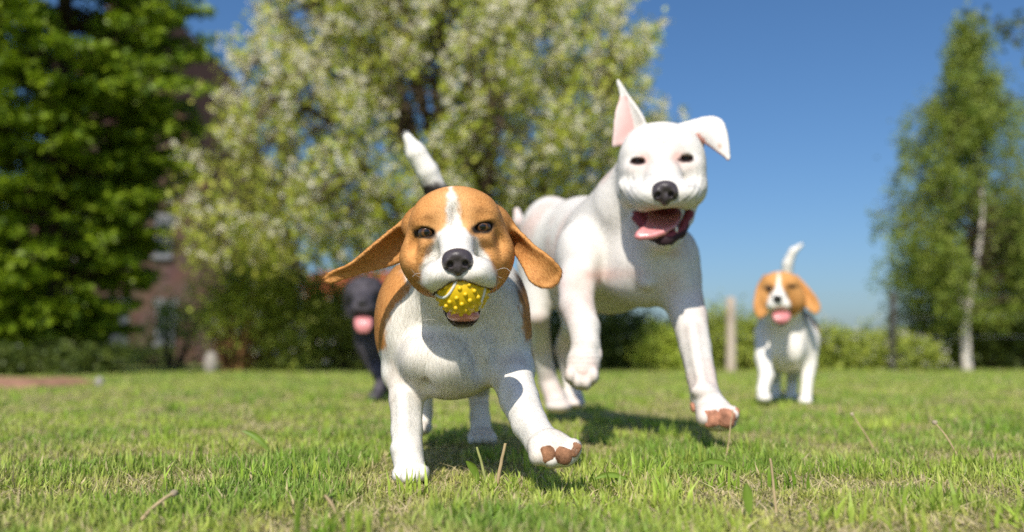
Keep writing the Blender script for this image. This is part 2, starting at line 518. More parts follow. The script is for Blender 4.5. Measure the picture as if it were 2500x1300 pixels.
# ------------------------------------------------------------------ houses
def boxes(bl):
    """several boxes (x0,x1,y0,y1,z0,z1) -> V, Q"""
    V, Q = [], []
    for (a, b, c, d, e, f) in bl:
        o = len(V)
        V += [(a, c, e), (b, c, e), (b, d, e), (a, d, e), (a, c, f), (b, c, f), (b, d, f), (a, d, f)]
        Q += [(o, o + 3, o + 2, o + 1), (o + 4, o + 5, o + 6, o + 7), (o, o + 1, o + 5, o + 4), (o + 1, o + 2, o + 6, o + 5), (o + 2, o + 3, o + 7, o + 6), (o + 3, o, o + 4, o + 7)]
    return np.array(V, float), np.array(Q)
def box_obj(name, b, mat, parent):
    V, Q = boxes([b]); return mesh_obj(name, V, Q, mat, parent, smooth=False)
def brick_material(name, c1, c2, mortar, sx=1.0):
    m, n, l, b = mat_new(name); b.inputs['Roughness'].default_value = .9; b.inputs['Specular IOR Level'].default_value = .1
    tc = n.new('ShaderNodeTexCoord'); mp = n.new('ShaderNodeMapping'); mp.inputs['Rotation'].default_value = (math.radians(90), 0, 0)
    l.new(tc.outputs['Object'], mp.inputs['Vector'])
    t = n.new('ShaderNodeTexBrick'); t.inputs['Scale'].default_value = 1.0
    t.inputs['Brick Width'].default_value = .22 * sx; t.inputs['Row Height'].default_value = .075 * sx; t.inputs['Mortar Size'].default_value = .008
    t.inputs['Color1'].default_value = c1 + (1,); t.inputs['Color2'].default_value = c2 + (1,); t.inputs['Mortar'].default_value = mortar + (1,)
    l.new(mp.outputs[0], t.inputs['Vector'])
    nz = n.new('ShaderNodeTexNoise'); nz.inputs['Scale'].default_value = 2.0; nz.inputs['Detail'].default_value = 5
    l.new(tc.outputs['Object'], nz.inputs['Vector'])
    mx = n.new('ShaderNodeMix'); mx.data_type = 'RGBA'; mx.blend_type = 'MULTIPLY'; mx.inputs[0].default_value = .6
    l.new(t.outputs['Color'], mx.inputs[6]); l.new(nz.outputs['Color'], mx.inputs[7])
    l.new(mx.outputs[2], b.inputs['Base Color'])
    return m
M_BRICK = brick_material('brick_brown', (.14, .08, .062), (.18, .10, .078), (.15, .12, .10))
M_ROOF = mat_plain('roof_tiles_brown', (.13, .065, .045), rough=.85, spec=.1, noise=.3, nscale=8, bump=.6, bscale=14)
M_ROOFR = mat_plain('roof_tiles_orange', (.50, .13, .055), rough=.85, spec=.1, noise=.25, nscale=6, bump=.6, bscale=14)
M_GLASS = mat_plain('window_glass', (.03, .036, .045), rough=.35, spec=.12)
M_FRAME = mat_plain('window_frame_grey', (.16, .17, .19), rough=.6, noise=.1)
M_LINTEL = mat_plain('lintel_stone', (.20, .20, .21), rough=.9, noise=.15)
M_DOOR = mat_plain('door_dark', (.05, .055, .065), rough=.5, noise=.2)
M_PLASTER = mat_plain('plaster_pale', (.55, .5, .42), rough=.9, noise=.08)

def brick_house():
    Y = 20.0; k = Y / F
    def X(px): return P(px, 868, Y)[0]
    def Z(py): return P(1250, py, Y)[2]
    x0, x1, xm = X(20), X(540), X(280)
    ze, zr = Z(600), Z(-40)
    root = empty('brick_house', ((x0 + x1) / 2, Y, 0))
    tag(root, 'brown brick house with steep gable behind the left tree', 'house')
    d = 7.0
    V = [(x0, Y, 0), (x1, Y, 0), (x1, Y, ze), (xm, Y, zr), (x0, Y, ze)]
    V = np.array(V + [(a, Y + d, c) for a, b, c in V], float)
    Fc = [(0, 1, 2, 3, 4), (9, 8, 7, 6, 5), (1, 6, 7, 2), (0, 4, 9, 5)]
    mesh_obj('wall', V, Fc, M_BRICK, root, smooth=False)
    # roof slopes with overhang and thickness
    ov = .25; th = .16
    for (xa, sx) in ((x0, -1), (x1, 1)):
        dirv = nrm([xa - xm, 0, ze - zr]); e = np.array([xa, 0, ze]) + dirv * .35; r = np.array([xm, 0, zr])
        nn = nrm([-dirv[2] * sx, 0, dirv[0] * sx]); nn = nn if nn[2] > 0 else -nn
        pts = [r + nn * .003, e + nn * .003, e + nn * th, r + nn * th]
        V = np.array([(p[0], Y - ov, p[2]) for p in pts] + [(p[0], Y + d + ov, p[2]) for p in pts])
        mesh_obj('roof', V, [(0, 1, 2, 3), (7, 6, 5, 4), (0, 4, 5, 1), (1, 5, 6, 2), (2, 6, 7, 3), (3, 7, 4, 0)], M_ROOF, root, smooth=False)
    def window(pa, pb, qa, qb, lint=True):
        a, b, c, dd = X(pa), X(pb), Z(qb), Z(qa)
        w = box_obj('window', (a, b, Y - .012, Y + .05, c, dd), M_GLASS, root)
        f = .06
        box_obj('frame', (a - f, a, Y - .05, Y + .03, c - f, dd + f), M_FRAME, w); box_obj('frame', (b, b + f, Y - .05, Y + .03, c - f, dd + f), M_FRAME, w)
        box_obj('frame', (a, b, Y - .048, Y + .03, dd, dd + f), M_FRAME, w); box_obj('frame', (a, b, Y - .048, Y + .03, c - f, c), M_FRAME, w)
        box_obj('frame', ((a + b) / 2 - .02, (a + b) / 2 + .02, Y - .04, Y - .01, c, dd), M_FRAME, w)
        if lint: box_obj('lintel', (a - .12, b + .12, Y - .07, Y + .02, dd + f, dd + f + .14), M_LINTEL, w)
        box_obj('sill', (a - .1, b + .1, Y - .12, Y + .02, c - f - .07, c - f), M_LINTEL, w)
    window(376, 404, 545, 620); window(386, 418, 752, 830); window(180, 230, 545, 620); window(120, 170, 752, 830)
    dr = box_obj('door', (X(268), X(306), Y - .03, Y + .05, 0, Z(738)), M_DOOR, root)
    box_obj('frame', (X(262), X(268), Y - .05, Y + .03, 0, Z(732)), M_FRAME, dr); box_obj('frame', (X(306), X(312), Y - .05, Y + .03, 0, Z(732)), M_FRAME, dr)
    box_obj('frame', (X(268), X(306), Y - .048, Y + .03, Z(738), Z(732)), M_FRAME, dr)
brick_house()
def red_roof_house():
    Y = 34.0
    x0, x1 = P(735, 868, Y)[0], P(1010, 868, Y)[0]; zr = P(0, 652, Y)[2]; ze = P(0, 728, Y)[2]
    root = empty('house', ((x0 + x1) / 2, Y, 0))
    tag(root, 'distant house with orange tiled roof behind the shrubs', 'house')
    d = 7.0
    V = np.array([(x0, Y, 0), (x1, Y, 0), (x1, Y, ze), (x0, Y, ze), (x0, Y + d, 0), (x1, Y + d, 0), (x1, Y + d, ze), (x0, Y + d, ze), (x0, Y + d / 2, zr - .1), (x1, Y + d / 2, zr - .1)])
    mesh_obj('wall', V, [(0, 1, 2, 3), (1, 5, 6, 9, 2), (5, 4, 7, 6), (4, 0, 3, 8, 7)], M_PLASTER, root, smooth=False)
    o = .3
    for (ya, yb) in ((Y - o, Y + d / 2), (Y + d + o, Y + d / 2)):
        sl = (zr - ze) / (d / 2); zl = ze - sl * o
        V = np.array([(x0 - o, ya, zl), (x1 + o, ya, zl), (x1 + o, yb, zr), (x0 - o, yb, zr), (x0 - o, ya, zl + .15), (x1 + o, ya, zl + .15), (x1 + o, yb, zr + .15), (x0 - o, yb, zr + .15)])
        mesh_obj('roof', V, [(0, 1, 2, 3), (7, 6, 5, 4), (0, 4, 5, 1), (1, 5, 6, 2), (2, 6, 7, 3), (3, 7, 4, 0)], M_ROOFR, root, smooth=False)
    for px in (770, 850, 930):
        a = P(px, 868, Y)[0]; w = box_obj('window', (a, a + .9, Y - .03, Y + .05, 1.0, 2.1), M_GLASS, root)
        box_obj('sill', (a - .1, a + 1.0, Y - .1, Y + .02, .92, .998), M_LINTEL, w)
red_roof_house()

# ------------------------------------------------------------------ trees and shrubs
def bark_material(name, c1, c2, scale=8.0, stretch=4.0):
    m, n, l, b = mat_new(name); b.inputs['Roughness'].default_value = .9; b.inputs['Specular IOR Level'].default_value = .1
    tc = n.new('ShaderNodeTexCoord'); mp = n.new('ShaderNodeMapping'); mp.inputs['Scale'].default_value = (1, 1, stretch)
    t = n.new('ShaderNodeTexNoise'); t.inputs['Scale'].default_value = scale; t.inputs['Detail'].default_value = 6
    r = n.new('ShaderNodeValToRGB'); r.color_ramp.elements[0].position = .38; r.color_ramp.elements[1].position = .58
    r.color_ramp.elements[0].color = c1 + (1,); r.color_ramp.elements[1].color = c2 + (1,)
    l.new(tc.outputs['Object'], mp.inputs['Vector']); l.new(mp.outputs[0], t.inputs['Vector']); l.new(t.outputs['Fac'], r.inputs['Fac']); l.new(r.outputs['Color'], b.inputs['Base Color'])
    bp = n.new('ShaderNodeBump'); bp.inputs['Strength'].default_value = .6; bp.inputs['Distance'].default_value = .01
    l.new(t.outputs['Fac'], bp.inputs['Height']); l.new(bp.outputs['Normal'], b.inputs['Normal'])
    return m
M_BARK = bark_material('bark_brown', (.045, .032, .022), (.13, .095, .065))
M_BARKB = bark_material('bark_birch', (.46, .40, .35), (.74, .68, .61), 6.0, 5.0)
M_BARKO = bark_material('bark_orange', (.16, .08, .035), (.34, .18, .085))
M_LEAF = mat_attr('leaf', rough=.45, spec=.4, trans=.25)
M_PETAL = mat_attr('petal', rough=.7, spec=.1, trans=.2)

def leaf_cloud(name, C, D, size, aspect, cols, mat, parent, flat=0.0):
    n = len(C); D = D / (np.linalg.norm(D, axis=1)[:, None] + 1e-9)
    r = rng.normal(size=(n, 3)) + flat * np.array([0, -.6, .8]); b = np.cross(D, r); b /= np.linalg.norm(b, axis=1)[:, None] + 1e-9
    u = np.cross(D, b); a = D * size[:, None]; w = b * (size * aspect)[:, None]; u = u * (size * .12)[:, None]
    V = np.stack([C, C + a * .45 + w + u, C + a, C + a * .45 - w + u], 1).reshape(-1, 3)
    Q = np.arange(4 * n).reshape(n, 4)
    o = mesh_obj(name, V, Q, mat, parent, smooth=False, cols=np.repeat(cols, 4, 0))
    o['kind'] = 'stuff'
    return o
def greens(n, a, b, var=.25):
    t = rng.random(n)[:, None]; c = np.array(a)[None] * (1 - t) + np.array(b)[None] * t
    return c * (1 + var * (rng.random(n)[:, None] - .5) * 2)
def branch(p0, p1, sag=0.0, wob=.06, n=8):
    p0, p1 = np.asarray(p0, float), np.asarray(p1, float)
    t = np.linspace(0, 1, n)[:, None]; L = np.linalg.norm(p1 - p0)
    q = p0 * (1 - t) + p1 * t
    w = np.cumsum(rng.normal(size=(n, 3)) * wob * L / n, 0); w -= w[0]; w = w - t * w[-1]
    q = q + w; q[:, 2] += sag * L * (4 * t * (1 - t))[:, 0]
    return q
class Wood:
    def __init__(s): s.V, s.Q, s.n = [], [], 0
    def add(s, path, r0, r1, seg=6):
        V, Q = tube(path, np.linspace(r0, r1, len(path)), seg); s.V.append(V); s.Q.append(Q + s.n); s.n += len(V)
    def build(s, name, mat, parent): return mesh_obj(name, np.vstack(s.V), np.vstack(s.Q), mat, parent)

def blossom_tree():
    Y = 9.6; base = P(1120, 868 + CAMH * F / Y, Y); base[2] = 0
    root = empty('blossom_tree', base)
    tag(root, 'large fruit tree in white blossom and fresh leaves behind the front beagle', 'tree', 'garden trees')
    W = Wood(); top = base + np.array([.05, 0, .75])
    W.add(branch(base - [0, 0, .05], top, 0, .05), .15, .12, 10)
    C = P(1075, 300, Y); C[1] = Y
    R = np.array([2.72, 1.9, 2.65])
    lc, ld, bc, limbs = [], [], [], []
    for i in range(34):
        th = i * 2.39996; el = math.radians(rng.uniform(-22, 82))
        d = np.array([math.cos(th) * math.cos(el), math.sin(th) * math.cos(el), math.sin(el)])
        e = C + d * R * rng.uniform(.6, .85); e[2] = max(e[2], .9)
        L = branch(top + rng.normal(size=3) * .06, e, .12, .12, 12); limbs.append(L)
        W.add(L, rng.uniform(.045, .08), .010, 6)
    LP = np.vstack([l[3:] for l in limbs])
    hy = [-320, -100, 0, 200, 400, 500, 570, 640]; hw = [200, 390, 445, 540, 600, 560, 450, 330]; hx = [1050, 1055, 1058, 1112, 1088, 1010, 900, 780]
    for i in range(1300):
        py = rng.uniform(-320, 640); th = rng.uniform(0, 2 * math.pi); f = rng.uniform(.06, 1) ** .42 * rng.uniform(.92, 1.06)
        w = np.interp(py, hy, hw) * Y / F
        p = np.array([P(np.interp(py, hy, hx), py, Y)[0] + math.cos(th) * f * w, Y + math.sin(th) * f * w * .7, P(0, py, Y)[2]])
        d = nrm([math.cos(th) * f, math.sin(th) * f, (400 - py) / 600.0 * .8])
        a = LP[np.argmin(((LP - p) ** 2).sum(1) + .25 * (LP[:, 2] > p[2]))]
        W.add(branch(a, p, .1, .1, 6), .012, .005, 4)
        u = nrm(d * rng.uniform(.2, .7) + np.array([0, 0, rng.uniform(.4, 1.2)]) + rng.normal(size=3) * .25)
        ln = rng.uniform(.35, .8); q = branch(p - u * ln * .4, p + u * ln * .6, .03, .1, 6); W.add(q, .006, .003, 4)
        def along(k, lo=0.0):
            s_ = rng.uniform(lo, 1.0, k); return np.stack([np.interp(s_, np.linspace(0, 1, 6), q[:, c]) for c in range(3)], 1)
        k = int(rng.uniform(28, 50)); off = rng.normal(size=(k, 3)) * .058
        lc.append(along(k) + off); ld.append(off * 8 + u + rng.normal(size=(k, 3)) * .7)
        if rng.random() < .85:
            kb = int(rng.uniform(6, 11)) * (2 if d[2] > .1 else 1)
            bc.append((along(kb, .2)[:, None] + rng.normal(size=(kb, 1, 3)) * .04 + rng.normal(size=(kb, 5, 3)) * .018).reshape(-1, 3))
    W.build('trunk', M_BARK, root)
    lc, ld, bc = np.vstack(lc), np.vstack(ld), np.vstack(bc)
    leaf_cloud('crown', lc, ld, rng.uniform(.04, .075, len(lc)), .36, greens(len(lc), (.33, .43, .032), (.63, .62, .11)), M_LEAF, root, .5)
    leaf_cloud('blossom', bc, rng.normal(size=bc.shape), rng.uniform(.030, .048, len(bc)), .5, greens(len(bc), (.80, .74, .54), (.88, .85, .70), .08), M_PETAL, root, .5)
blossom_tree()

def broadleaf_tree():
    Y = 9.4; base = P(90, 868 + CAMH * F / Y, Y); base[2] = 0
    root = empty('broadleaf_tree', base)
    tag(root, 'dense bright green broadleaf tree filling the left edge', 'tree', 'garden trees')
    W = Wood(); trunk = branch(base - [0, 0, .05], base + [.1, .1, 5.2], 0, .05, 14); W.add(trunk, .17, .05, 10)
    ys = [-400, -100, 50, 150, 250, 400, 560, 640, 760, 870]; xr = [260, 350, 410, 430, 405, 380, 335, 325, 250, 190]
    lc, ld, sz = [], [], []
    for i in range(640):
        z = rng.uniform(.25, 5.5); py = 868 - (z - CAMH) * F / Y
        ext = (np.interp(py, ys, xr) - 90) * Y / F + rng.uniform(-.14, .10) + (.30 if rng.random() < .07 and z > 2 else 0)
        th = rng.uniform(0, 2 * math.pi)
        rr = ext * rng.uniform(.35, 1) ** .5
        st = trunk[int(np.clip((z - .25 * rr) / 5.2 * 13, 1, 13))]
        e = np.array([st[0] + math.cos(th) * rr, st[1] + math.sin(th) * rr * .95, z])
        q = branch(st, e, .10, .10, 8); W.add(q, .016, .004, 4)
        d = nrm((e - st) * np.array([1, 1, .3]) - np.array([0, 0, .12 * rr]))
        for j in range(3):
            p = e + rng.normal(size=3) * np.array([.14, .14, .07]) - d * .12 * j; k = 46
            s_ = rng.random(k)[:, None]; ln = rng.uniform(.2, .36); sd = np.cross(d, [0, 0, 1.0]); w = rng.uniform(-1, 1, (k, 1)) * (.16 - .10 * s_)
            lc.append(p + d * ln * (s_ - .3) + sd * w + rng.normal(size=(k, 3)) * .022); ld.append(d + sd * w * 4 + rng.normal(size=(k, 3)) * .45 - np.array([0, 0, .3]))
    W.build('trunk', M_BARK, root)
    lc, ld = np.vstack(lc), np.vstack(ld)
    leaf_cloud('crown', lc, ld, rng.uniform(.055, .10, len(lc)), .36, greens(len(lc), (.085, .16, .007), (.31, .42, .018)), M_LEAF, root, 1.4)
broadleaf_tree()

def birch_tree():
    Y = 11.2; base = P(2362, 868 + CAMH * F / Y, Y); base[2] = 0
    root = empty('birch_tree', base)
    tag(root, 'slender birch with pale forked trunk at right', 'tree', 'garden trees')
    W = Wood(); TW = Wood(); pp = lambda x, y, dy=0: P(x, y, Y) + np.array([0, dy, 0])
    W.add(catmull([base - [0, 0, .05], pp(2358, 850), pp(2356, 775)], 8), .066, .050, 10)
    s1 = catmull([pp(2356, 780), pp(2340, 690), pp(2326, 590), pp(2316, 500), pp(2318, 380), pp(2340, 260), pp(2350, 160)], 24); W.add(s1, .036, .008, 8)
    s2 = catmull([pp(2357, 780), pp(2374, 690), pp(2392, 590), pp(2398, 480), pp(2393, 330), pp(2390, 180), pp(2386, 30)], 24); W.add(s2, .040, .007, 8)
    lc, ld = [], []
    ys = [30, 100, 200, 300, 420, 520, 620, 720, 800, 850]; wl_ = [20, 70, 125, 180, 240, 262, 240, 200, 165, 90]
    for i in range(900):
        st = (s1 if rng.random() < .45 else s2); z = rng.uniform(.75, 4.75); py = 868 - (z - CAMH) * F / Y
        if rng.random() > np.interp(py, ys, wl_) / 262 + .12: continue
        p = st[np.argmin(np.abs(st[:, 2] - (z - .25)))]
        ext = np.interp(py, ys, wl_) * Y / F
        th = rng.uniform(0, 2 * math.pi); rr = ext * rng.uniform(.2, 1.0)
        if math.sin(th) < .1 and abs(math.cos(th) * rr) < .36 and py > 330: continue
        if vnoise(np.array([[math.cos(th) * 1.8, z * 1.9, 3.3]]))[0] < .36: continue
        e = np.array([pp(2378, 500)[0] + math.cos(th) * rr, Y + math.sin(th) * rr * .9, z])
        q = branch(p, e, .16, .1, 8); TW.add(q, .008, .003, 4)
        for j in range(3):
            a = q[int(rng.uniform(4, 7.99))] + rng.normal(size=3) * .05; ln = rng.uniform(.15, .45)
            d = nrm(np.array([rng.normal() * .35, rng.normal() * .35, -1.0])); k = 26; s = rng.random(k)[:, None]
            lc.append(a + d * ln * s + rng.normal(size=(k, 3)) * .045); ld.append(rng.normal(size=(k, 3)) - np.array([0, 0, .9]))
    W.build('trunk', M_BARKB, root); TW.build('twig', M_BARK, root)['kind'] = 'stuff'; lc, ld = np.vstack(lc), np.vstack(ld)
    leaf_cloud('crown', lc, ld, rng.uniform(.035, .06, len(lc)), .38, greens(len(lc), (.14, .22, .025), (.32, .37, .055)), M_LEAF, root)
def proj0(p):
    x, y, z = p[0], p[1], p[2] - CAMH; d = y * cP + z * sP; v = -y * sP + z * cP
    return 1250 + F * x / d, 650 - F * v / d
birch_tree()

def bushy(name, label, cat, group, px, Y, wpx, top, c1, c2, n=60, leaf=(.04, .07), flowers=0, bark=None, stem=.02, low=0.0, k=90, depth=.8, spiky=.35):
    """a shrub: stems from one foot, leafy shoots filling a rounded, uneven volume up to photograph height `top`"""
    base = P(px, 868 + CAMH * F / Y, Y); base[2] = 0
    root = empty(name, base); tag(root, label, cat, group)
    H = P(px, top, Y)[2]; Wd = wpx * Y / F / 2
    Wd_ = Wood(); lc, ld, fc = [], [], []
    for i in range(n):
        th = rng.uniform(0, 2 * math.pi); r = math.sqrt(rng.random()); z = H * (low + (1 - low) * rng.uniform(.05, 1) ** .8) * (1 - .28 * r * r)
        e = base + np.array([math.cos(th) * r * Wd, math.sin(th) * r * Wd * depth, z * rng.uniform(.82, 1.0)])
        q = branch(base + np.array([math.cos(th), math.sin(th) * depth, 0]) * r * Wd * .35 - np.array([0, 0, .02]), e, .05, .12, 7); Wd_.add(q, stem, .004, 5)
        d = nrm(e - base + rng.normal(size=3) * .4 * H); ln = rng.uniform(.5, 1.0) * spiky * H
        s = rng.random(k)[:, None]; sp = rng.normal(size=(k, 3)) * (.10 * H + .05)
        lc.append(e + d * ln * (s - .55) + sp * (1.1 - .6 * s)); ld.append(rng.normal(size=(k, 3)) + d * .6)
        if flowers:
            f0 = e + d * ln * .2 + rng.normal(size=(flowers, 3)) * (.10 * H + .05)
            fc.append((f0[:, None] + rng.normal(size=(flowers, 5, 3)) * .015).reshape(-1, 3))
    Wd_.build('stem', bark or M_BARK, root); lc, ld = np.vstack(lc), np.vstack(ld)
    lc[:, 2] = np.maximum(lc[:, 2], .01)
    leaf_cloud('foliage', lc, ld, rng.uniform(leaf[0], leaf[1], len(lc)), .38, greens(len(lc), c1, c2), M_LEAF, root)
    if flowers:
        fc = np.vstack(fc); leaf_cloud('flower', fc, rng.normal(size=fc.shape), rng.uniform(.02, .04, len(fc)), .5, greens(len(fc), (.55, .5, .4), (.72, .7, .6), .1), M_PETAL, root)
    return root
DK1, DK2 = (.06, .095, .016), (.14, .18, .028)
MD1, MD2 = (.16, .23, .025), (.29, .34, .045)
LT1, LT2 = (.30, .40, .035), (.50, .55, .09)
G1 = 'shrubs along the back of the lawn'
bushy('shrub', 'dark evergreen shrub in front of the brick house door', 'shrub', G1, 290, 15.5, 260, 850, DK1, DK2, 40)
bushy('shrub', 'dark low shrub at the foot of the left tree', 'shrub', G1, 80, 9.0, 420, 850, DK1, DK2, 60)
bushy('shrub', 'small tree with orange brown forked stems beside the brick house', 'tree', 'garden trees', 575, 10.6, 180, 610, LT1, LT2, 30, bark=M_BARKO, stem=.035, low=.45, flowers=2)
bushy('shrub', 'loose green shrub in front of the brick house window', 'shrub', G1, 415, 13.0, 210, 720, MD1, MD2, 16, low=.1, spiky=.4)
bushy('shrub', 'flowering green shrub below the blossom tree at left', 'shrub', G1, 680, 10.9, 250, 640, MD1, LT2, 80, flowers=3)
bushy('shrub', 'dark green shrub behind the black dog', 'shrub', G1, 830, 11.2, 260, 650, DK1, MD2, 80)
bushy('shrub', 'shaded shrub hidden behind the front beagle', 'shrub', G1, 1060, 11.4, 300, 700, DK1, MD2, 70)
bushy('shrub', 'very dark evergreen shrub seen between the legs of the white puppy', 'shrub', G1, 1310, 11.6, 260, 735, DK1, DK2, 80)
bushy('shrub', 'dark evergreen shrub under the belly of the white puppy', 'shrub', G1, 1500, 11.6, 250, 750, DK1, DK2, 80)
bushy('shrub', 'bright yellow green bush beside the white puppy reaching leg', 'shrub', G1, 1620, 11.0, 120, 800, LT1, LT2, 45)
bushy('shrub', 'light green bush around the pale wooden post', 'shrub', G1, 1775, 11.6, 210, 755, MD1, LT2, 70)
bushy('shrub', 'olive green bush behind the far beagle', 'shrub', G1, 1930, 11.6, 190, 800, MD1, LT2, 55)
bushy('shrub', 'spiky young green shrub right of the far beagle', 'shrub', G1, 2060, 11.4, 170, 785, MD1, LT2, 40, flowers=2, spiky=.6)
bushy('shrub', 'pale flowering shrub in front of the dark fence post', 'shrub', G1, 2190, 11.3, 180, 825, MD1, LT2, 50, flowers=4, spiky=.5)
bushy('shrub', 'low dark shrub left of the birch trunk', 'shrub', G1, 2290, 11.8, 160, 800, DK1, MD2, 50, flowers=2)
bushy('shrub', 'dark green shrub right of the birch trunk', 'shrub', G1, 2440, 11.9, 200, 740, DK1, DK2, 70)
bushy('tall_shrub', 'tall dark tree cut by the right edge behind the birch', 'tree', 'garden trees', 2530, 13.2, 330, 250, MD1, MD2, 150, low=.08, k=80, stem=.03, spiky=.12)
bushy('tall_shrub', 'leafy green tree just left behind the birch', 'tree', 'garden trees', 2290, 12.6, 170, 600, MD1, MD2, 50, low=.2, stem=.02, spiky=.2)

# ------------------------------------------------------------------ fence, posts, stones
M_POST = bark_material('post_wood_pale', (.42, .34, .27), (.62, .53, .44), 5.0, .25)
M_POSTD = mat_plain('post_dark', (.06, .055, .05), rough=.8, noise=.25)
M_WIRE = mat_plain('wire_grey', (.30, .31, .33), rough=.5, spec=.5)
def post_mesh(px, Y, top, r, seg=12):
    b = P(px, 868 + CAMH * F / Y, Y); b[2] = -.1; t = P(px, top, Y)
    path = np.array([b, b * .6 + t * .4, b * .2 + t * .8, t - [0, 0, .012], t])
    V, Q = tube(path, [r * 1.05, r, r * .97, r * .95, r * .55], seg)
    V = np.vstack([V, t[None]]); n = len(V) - 1; o = n - seg
    F3 = [list(q) for q in Q] + [[o + i, o + (i + 1) % seg, n] for i in range(seg)]
    return V, F3
V, Fc = post_mesh(1784, 10.9, 726, .058)
tag(mesh_obj('wooden_post', V, Fc, M_POST), 'pale weathered wooden post left of the far beagle', 'post')
def wire_fence():
    root = empty('wire_fence', P(2180, 900, 11.0) * np.array([1, 1, 0]))
    tag(root, 'thin wire fence with a dark post right of the far beagle', 'fence')
    for px in (1690, 2180, 2670):
        V, Fc = post_mesh(px, 11.0, 714, .036); mesh_obj('post', V, Fc, M_POSTD, root)
    for py in (718, 770, 820):
        a, b = P(1500, py, 11.0), P(2700, py, 11.0)
        V, Q = tube(branch(a, b, -.003, .0, 12), np.full(12, .0016), 5); mesh_obj('wire', V, Q, M_WIRE, root)
wire_fence()
M_STONE = mat_plain('stone_pale', (.36, .33, .30), rough=.9, spec=.1, noise=.2, nscale=14, bump=.6, bscale=25)
for (px, Y, w, h, lab) in ((515, 10.2, 34, 52, 'tall pale stone below the small orange stemmed tree'), (242, 5.6, 22, 22, 'small grey stump at the end of the soil bed')):
    c = P(px, 868 + CAMH * F / Y, Y); c[2] = h * Y / F * .4
    V, Q, D = ball_mesh(np.zeros(3), (w * Y / F / 2, w * Y / F / 2.4, h * Y / F * .6), 16, 12)
    V = V * (1 + .35 * (fnoise(D * 1.6 + px, 3) - .5))[:, None] + c
    tag(mesh_obj('stone', V, Q, M_STONE), lab, 'stone', 'stones at the lawn edge')

def overhang():
    a, b = P(2640, 20, 9.0), P(2482, 100, 9.0); root = empty('leafy_branch', a)
    tag(root, 'dark leafy branch hanging into the upper right corner', 'branch')
    W = Wood(); lc = []
    q = branch(a, b, .1, .1, 9); W.add(q, .02, .006, 6)
    for i in range(14):
        p = q[int(rng.uniform(3, 8.9))]; e = p + rng.normal(size=3) * np.array([.14, .14, .18]); W.add(branch(p, e, .05, .1, 5), .006, .003, 4)
        lc.append(e + rng.normal(size=(16, 3)) * .05)
    W.build('twig', M_BARK, root); lc = np.vstack(lc)
    leaf_cloud('foliage', lc, rng.normal(size=lc.shape), rng.uniform(.05, .08, len(lc)), .4, greens(len(lc), DK1, DK2), M_LEAF, root)
overhang()

# ------------------------------------------------------------------ dogs
M_SKIN = mat_attr('dog_coat', rough=.7, spec=.15)
M_FUR = fur_material('dog_fur')
M_EYE = mat_attr('dog_eye', rough=.10, spec=.4, coat=.35)
M_NOSE = mat_attr('dog_nose', rough=.38, spec=.5, bump=.5, bscale=700.0)
M_TONGUE = mat_plain('tongue_pink', (.68, .25, .25), rough=.35, spec=.5, noise=.18, nscale=120, bump=.3, bscale=900, coat=.25)
M_MOUTH = mat_plain('mouth_inside', (.16, .03, .035), rough=.4, spec=.5, noise=.3, nscale=60, coat=.3)
M_PAD = mat_plain('paw_pad_leather', (.33, .16, .085), rough=.8, spec=.2, noise=.6, nscale=90, bump=.8, bscale=900)
M_PADP = mat_plain('paw_pad_pink', (.46, .21, .13), rough=.75, spec=.2, noise=.45, nscale=90, bump=.6, bscale=900)
M_TOOTH = mat_plain('tooth_ivory', (.78, .72, .6), rough=.25, spec=.5)
M_CLAW = mat_plain('claw_horn', (.35, .25, .18), rough=.4, spec=.4, noise=.2)
M_WHISK = mat_plain('whisker_white', (.8, .78, .74), rough=.4)

def proj(V):
    """photograph pixel at which a point shows"""
    x, y, z = V[:, 0], V[:, 1], V[:, 2] - CAMH
    d = y * cP + z * sP; v = -y * sP + z * cP
    return 1250 + F * x / d, 650 - F * v / d
def inb(xs, ys):
    return lambda y: np.interp(y, ys, xs)
def mixc(a, b, t):
    return a + (np.asarray(b) - a) * np.asarray(t)[:, None]

def nose_part(parent, cx, cy, Y, w, h, depth, roll=0, vox=.0012, base=(.062, .050, .054)):
    def b(s):
        cr, sr = math.cos(math.radians(roll)), math.sin(math.radians(roll))
        def at(u, v): return cx + u * cr + v * sr, cy + u * sr * -1 + v * cr
        def e(u, v, dY, ru, rv, rd, **kw):
            x, y = at(u, v); s.E(x, y, Y + dY, ru, rv, rd, roll=roll, **kw)
        e(0, -.18 * h, .004, .46 * w, .32 * h, depth, k=.004)
        e(-.27 * w, .02 * h, .003, .24 * w, .32 * h, depth * .85, k=.005)
        e(.27 * w, .02 * h, .003, .24 * w, .32 * h, depth * .85, k=.005)
        e(0, .2 * h, .004, .22 * w, .34 * h, depth * .8, k=.006)
        for sx in (-1, 1):
            e(sx * .24 * w, .07 * h, -depth * .72, .11 * w, .13 * h, depth * .55, k=.002, op='-')
            e(sx * .40 * w, .20 * h, -depth * .45, .13 * w, .05 * h, depth * .4, k=.002, op='-')
        e(0, .28 * h, -depth * .80, .025 * w, .30 * h, depth * .3, k=.002, op='-')
    def cols(V):
        n = fnoise(V * 500, 2)
        return np.array(base)[None] * (.7 + .6 * n)[:, None]
    return solid('nose', b, vox, M_NOSE, parent, cols)

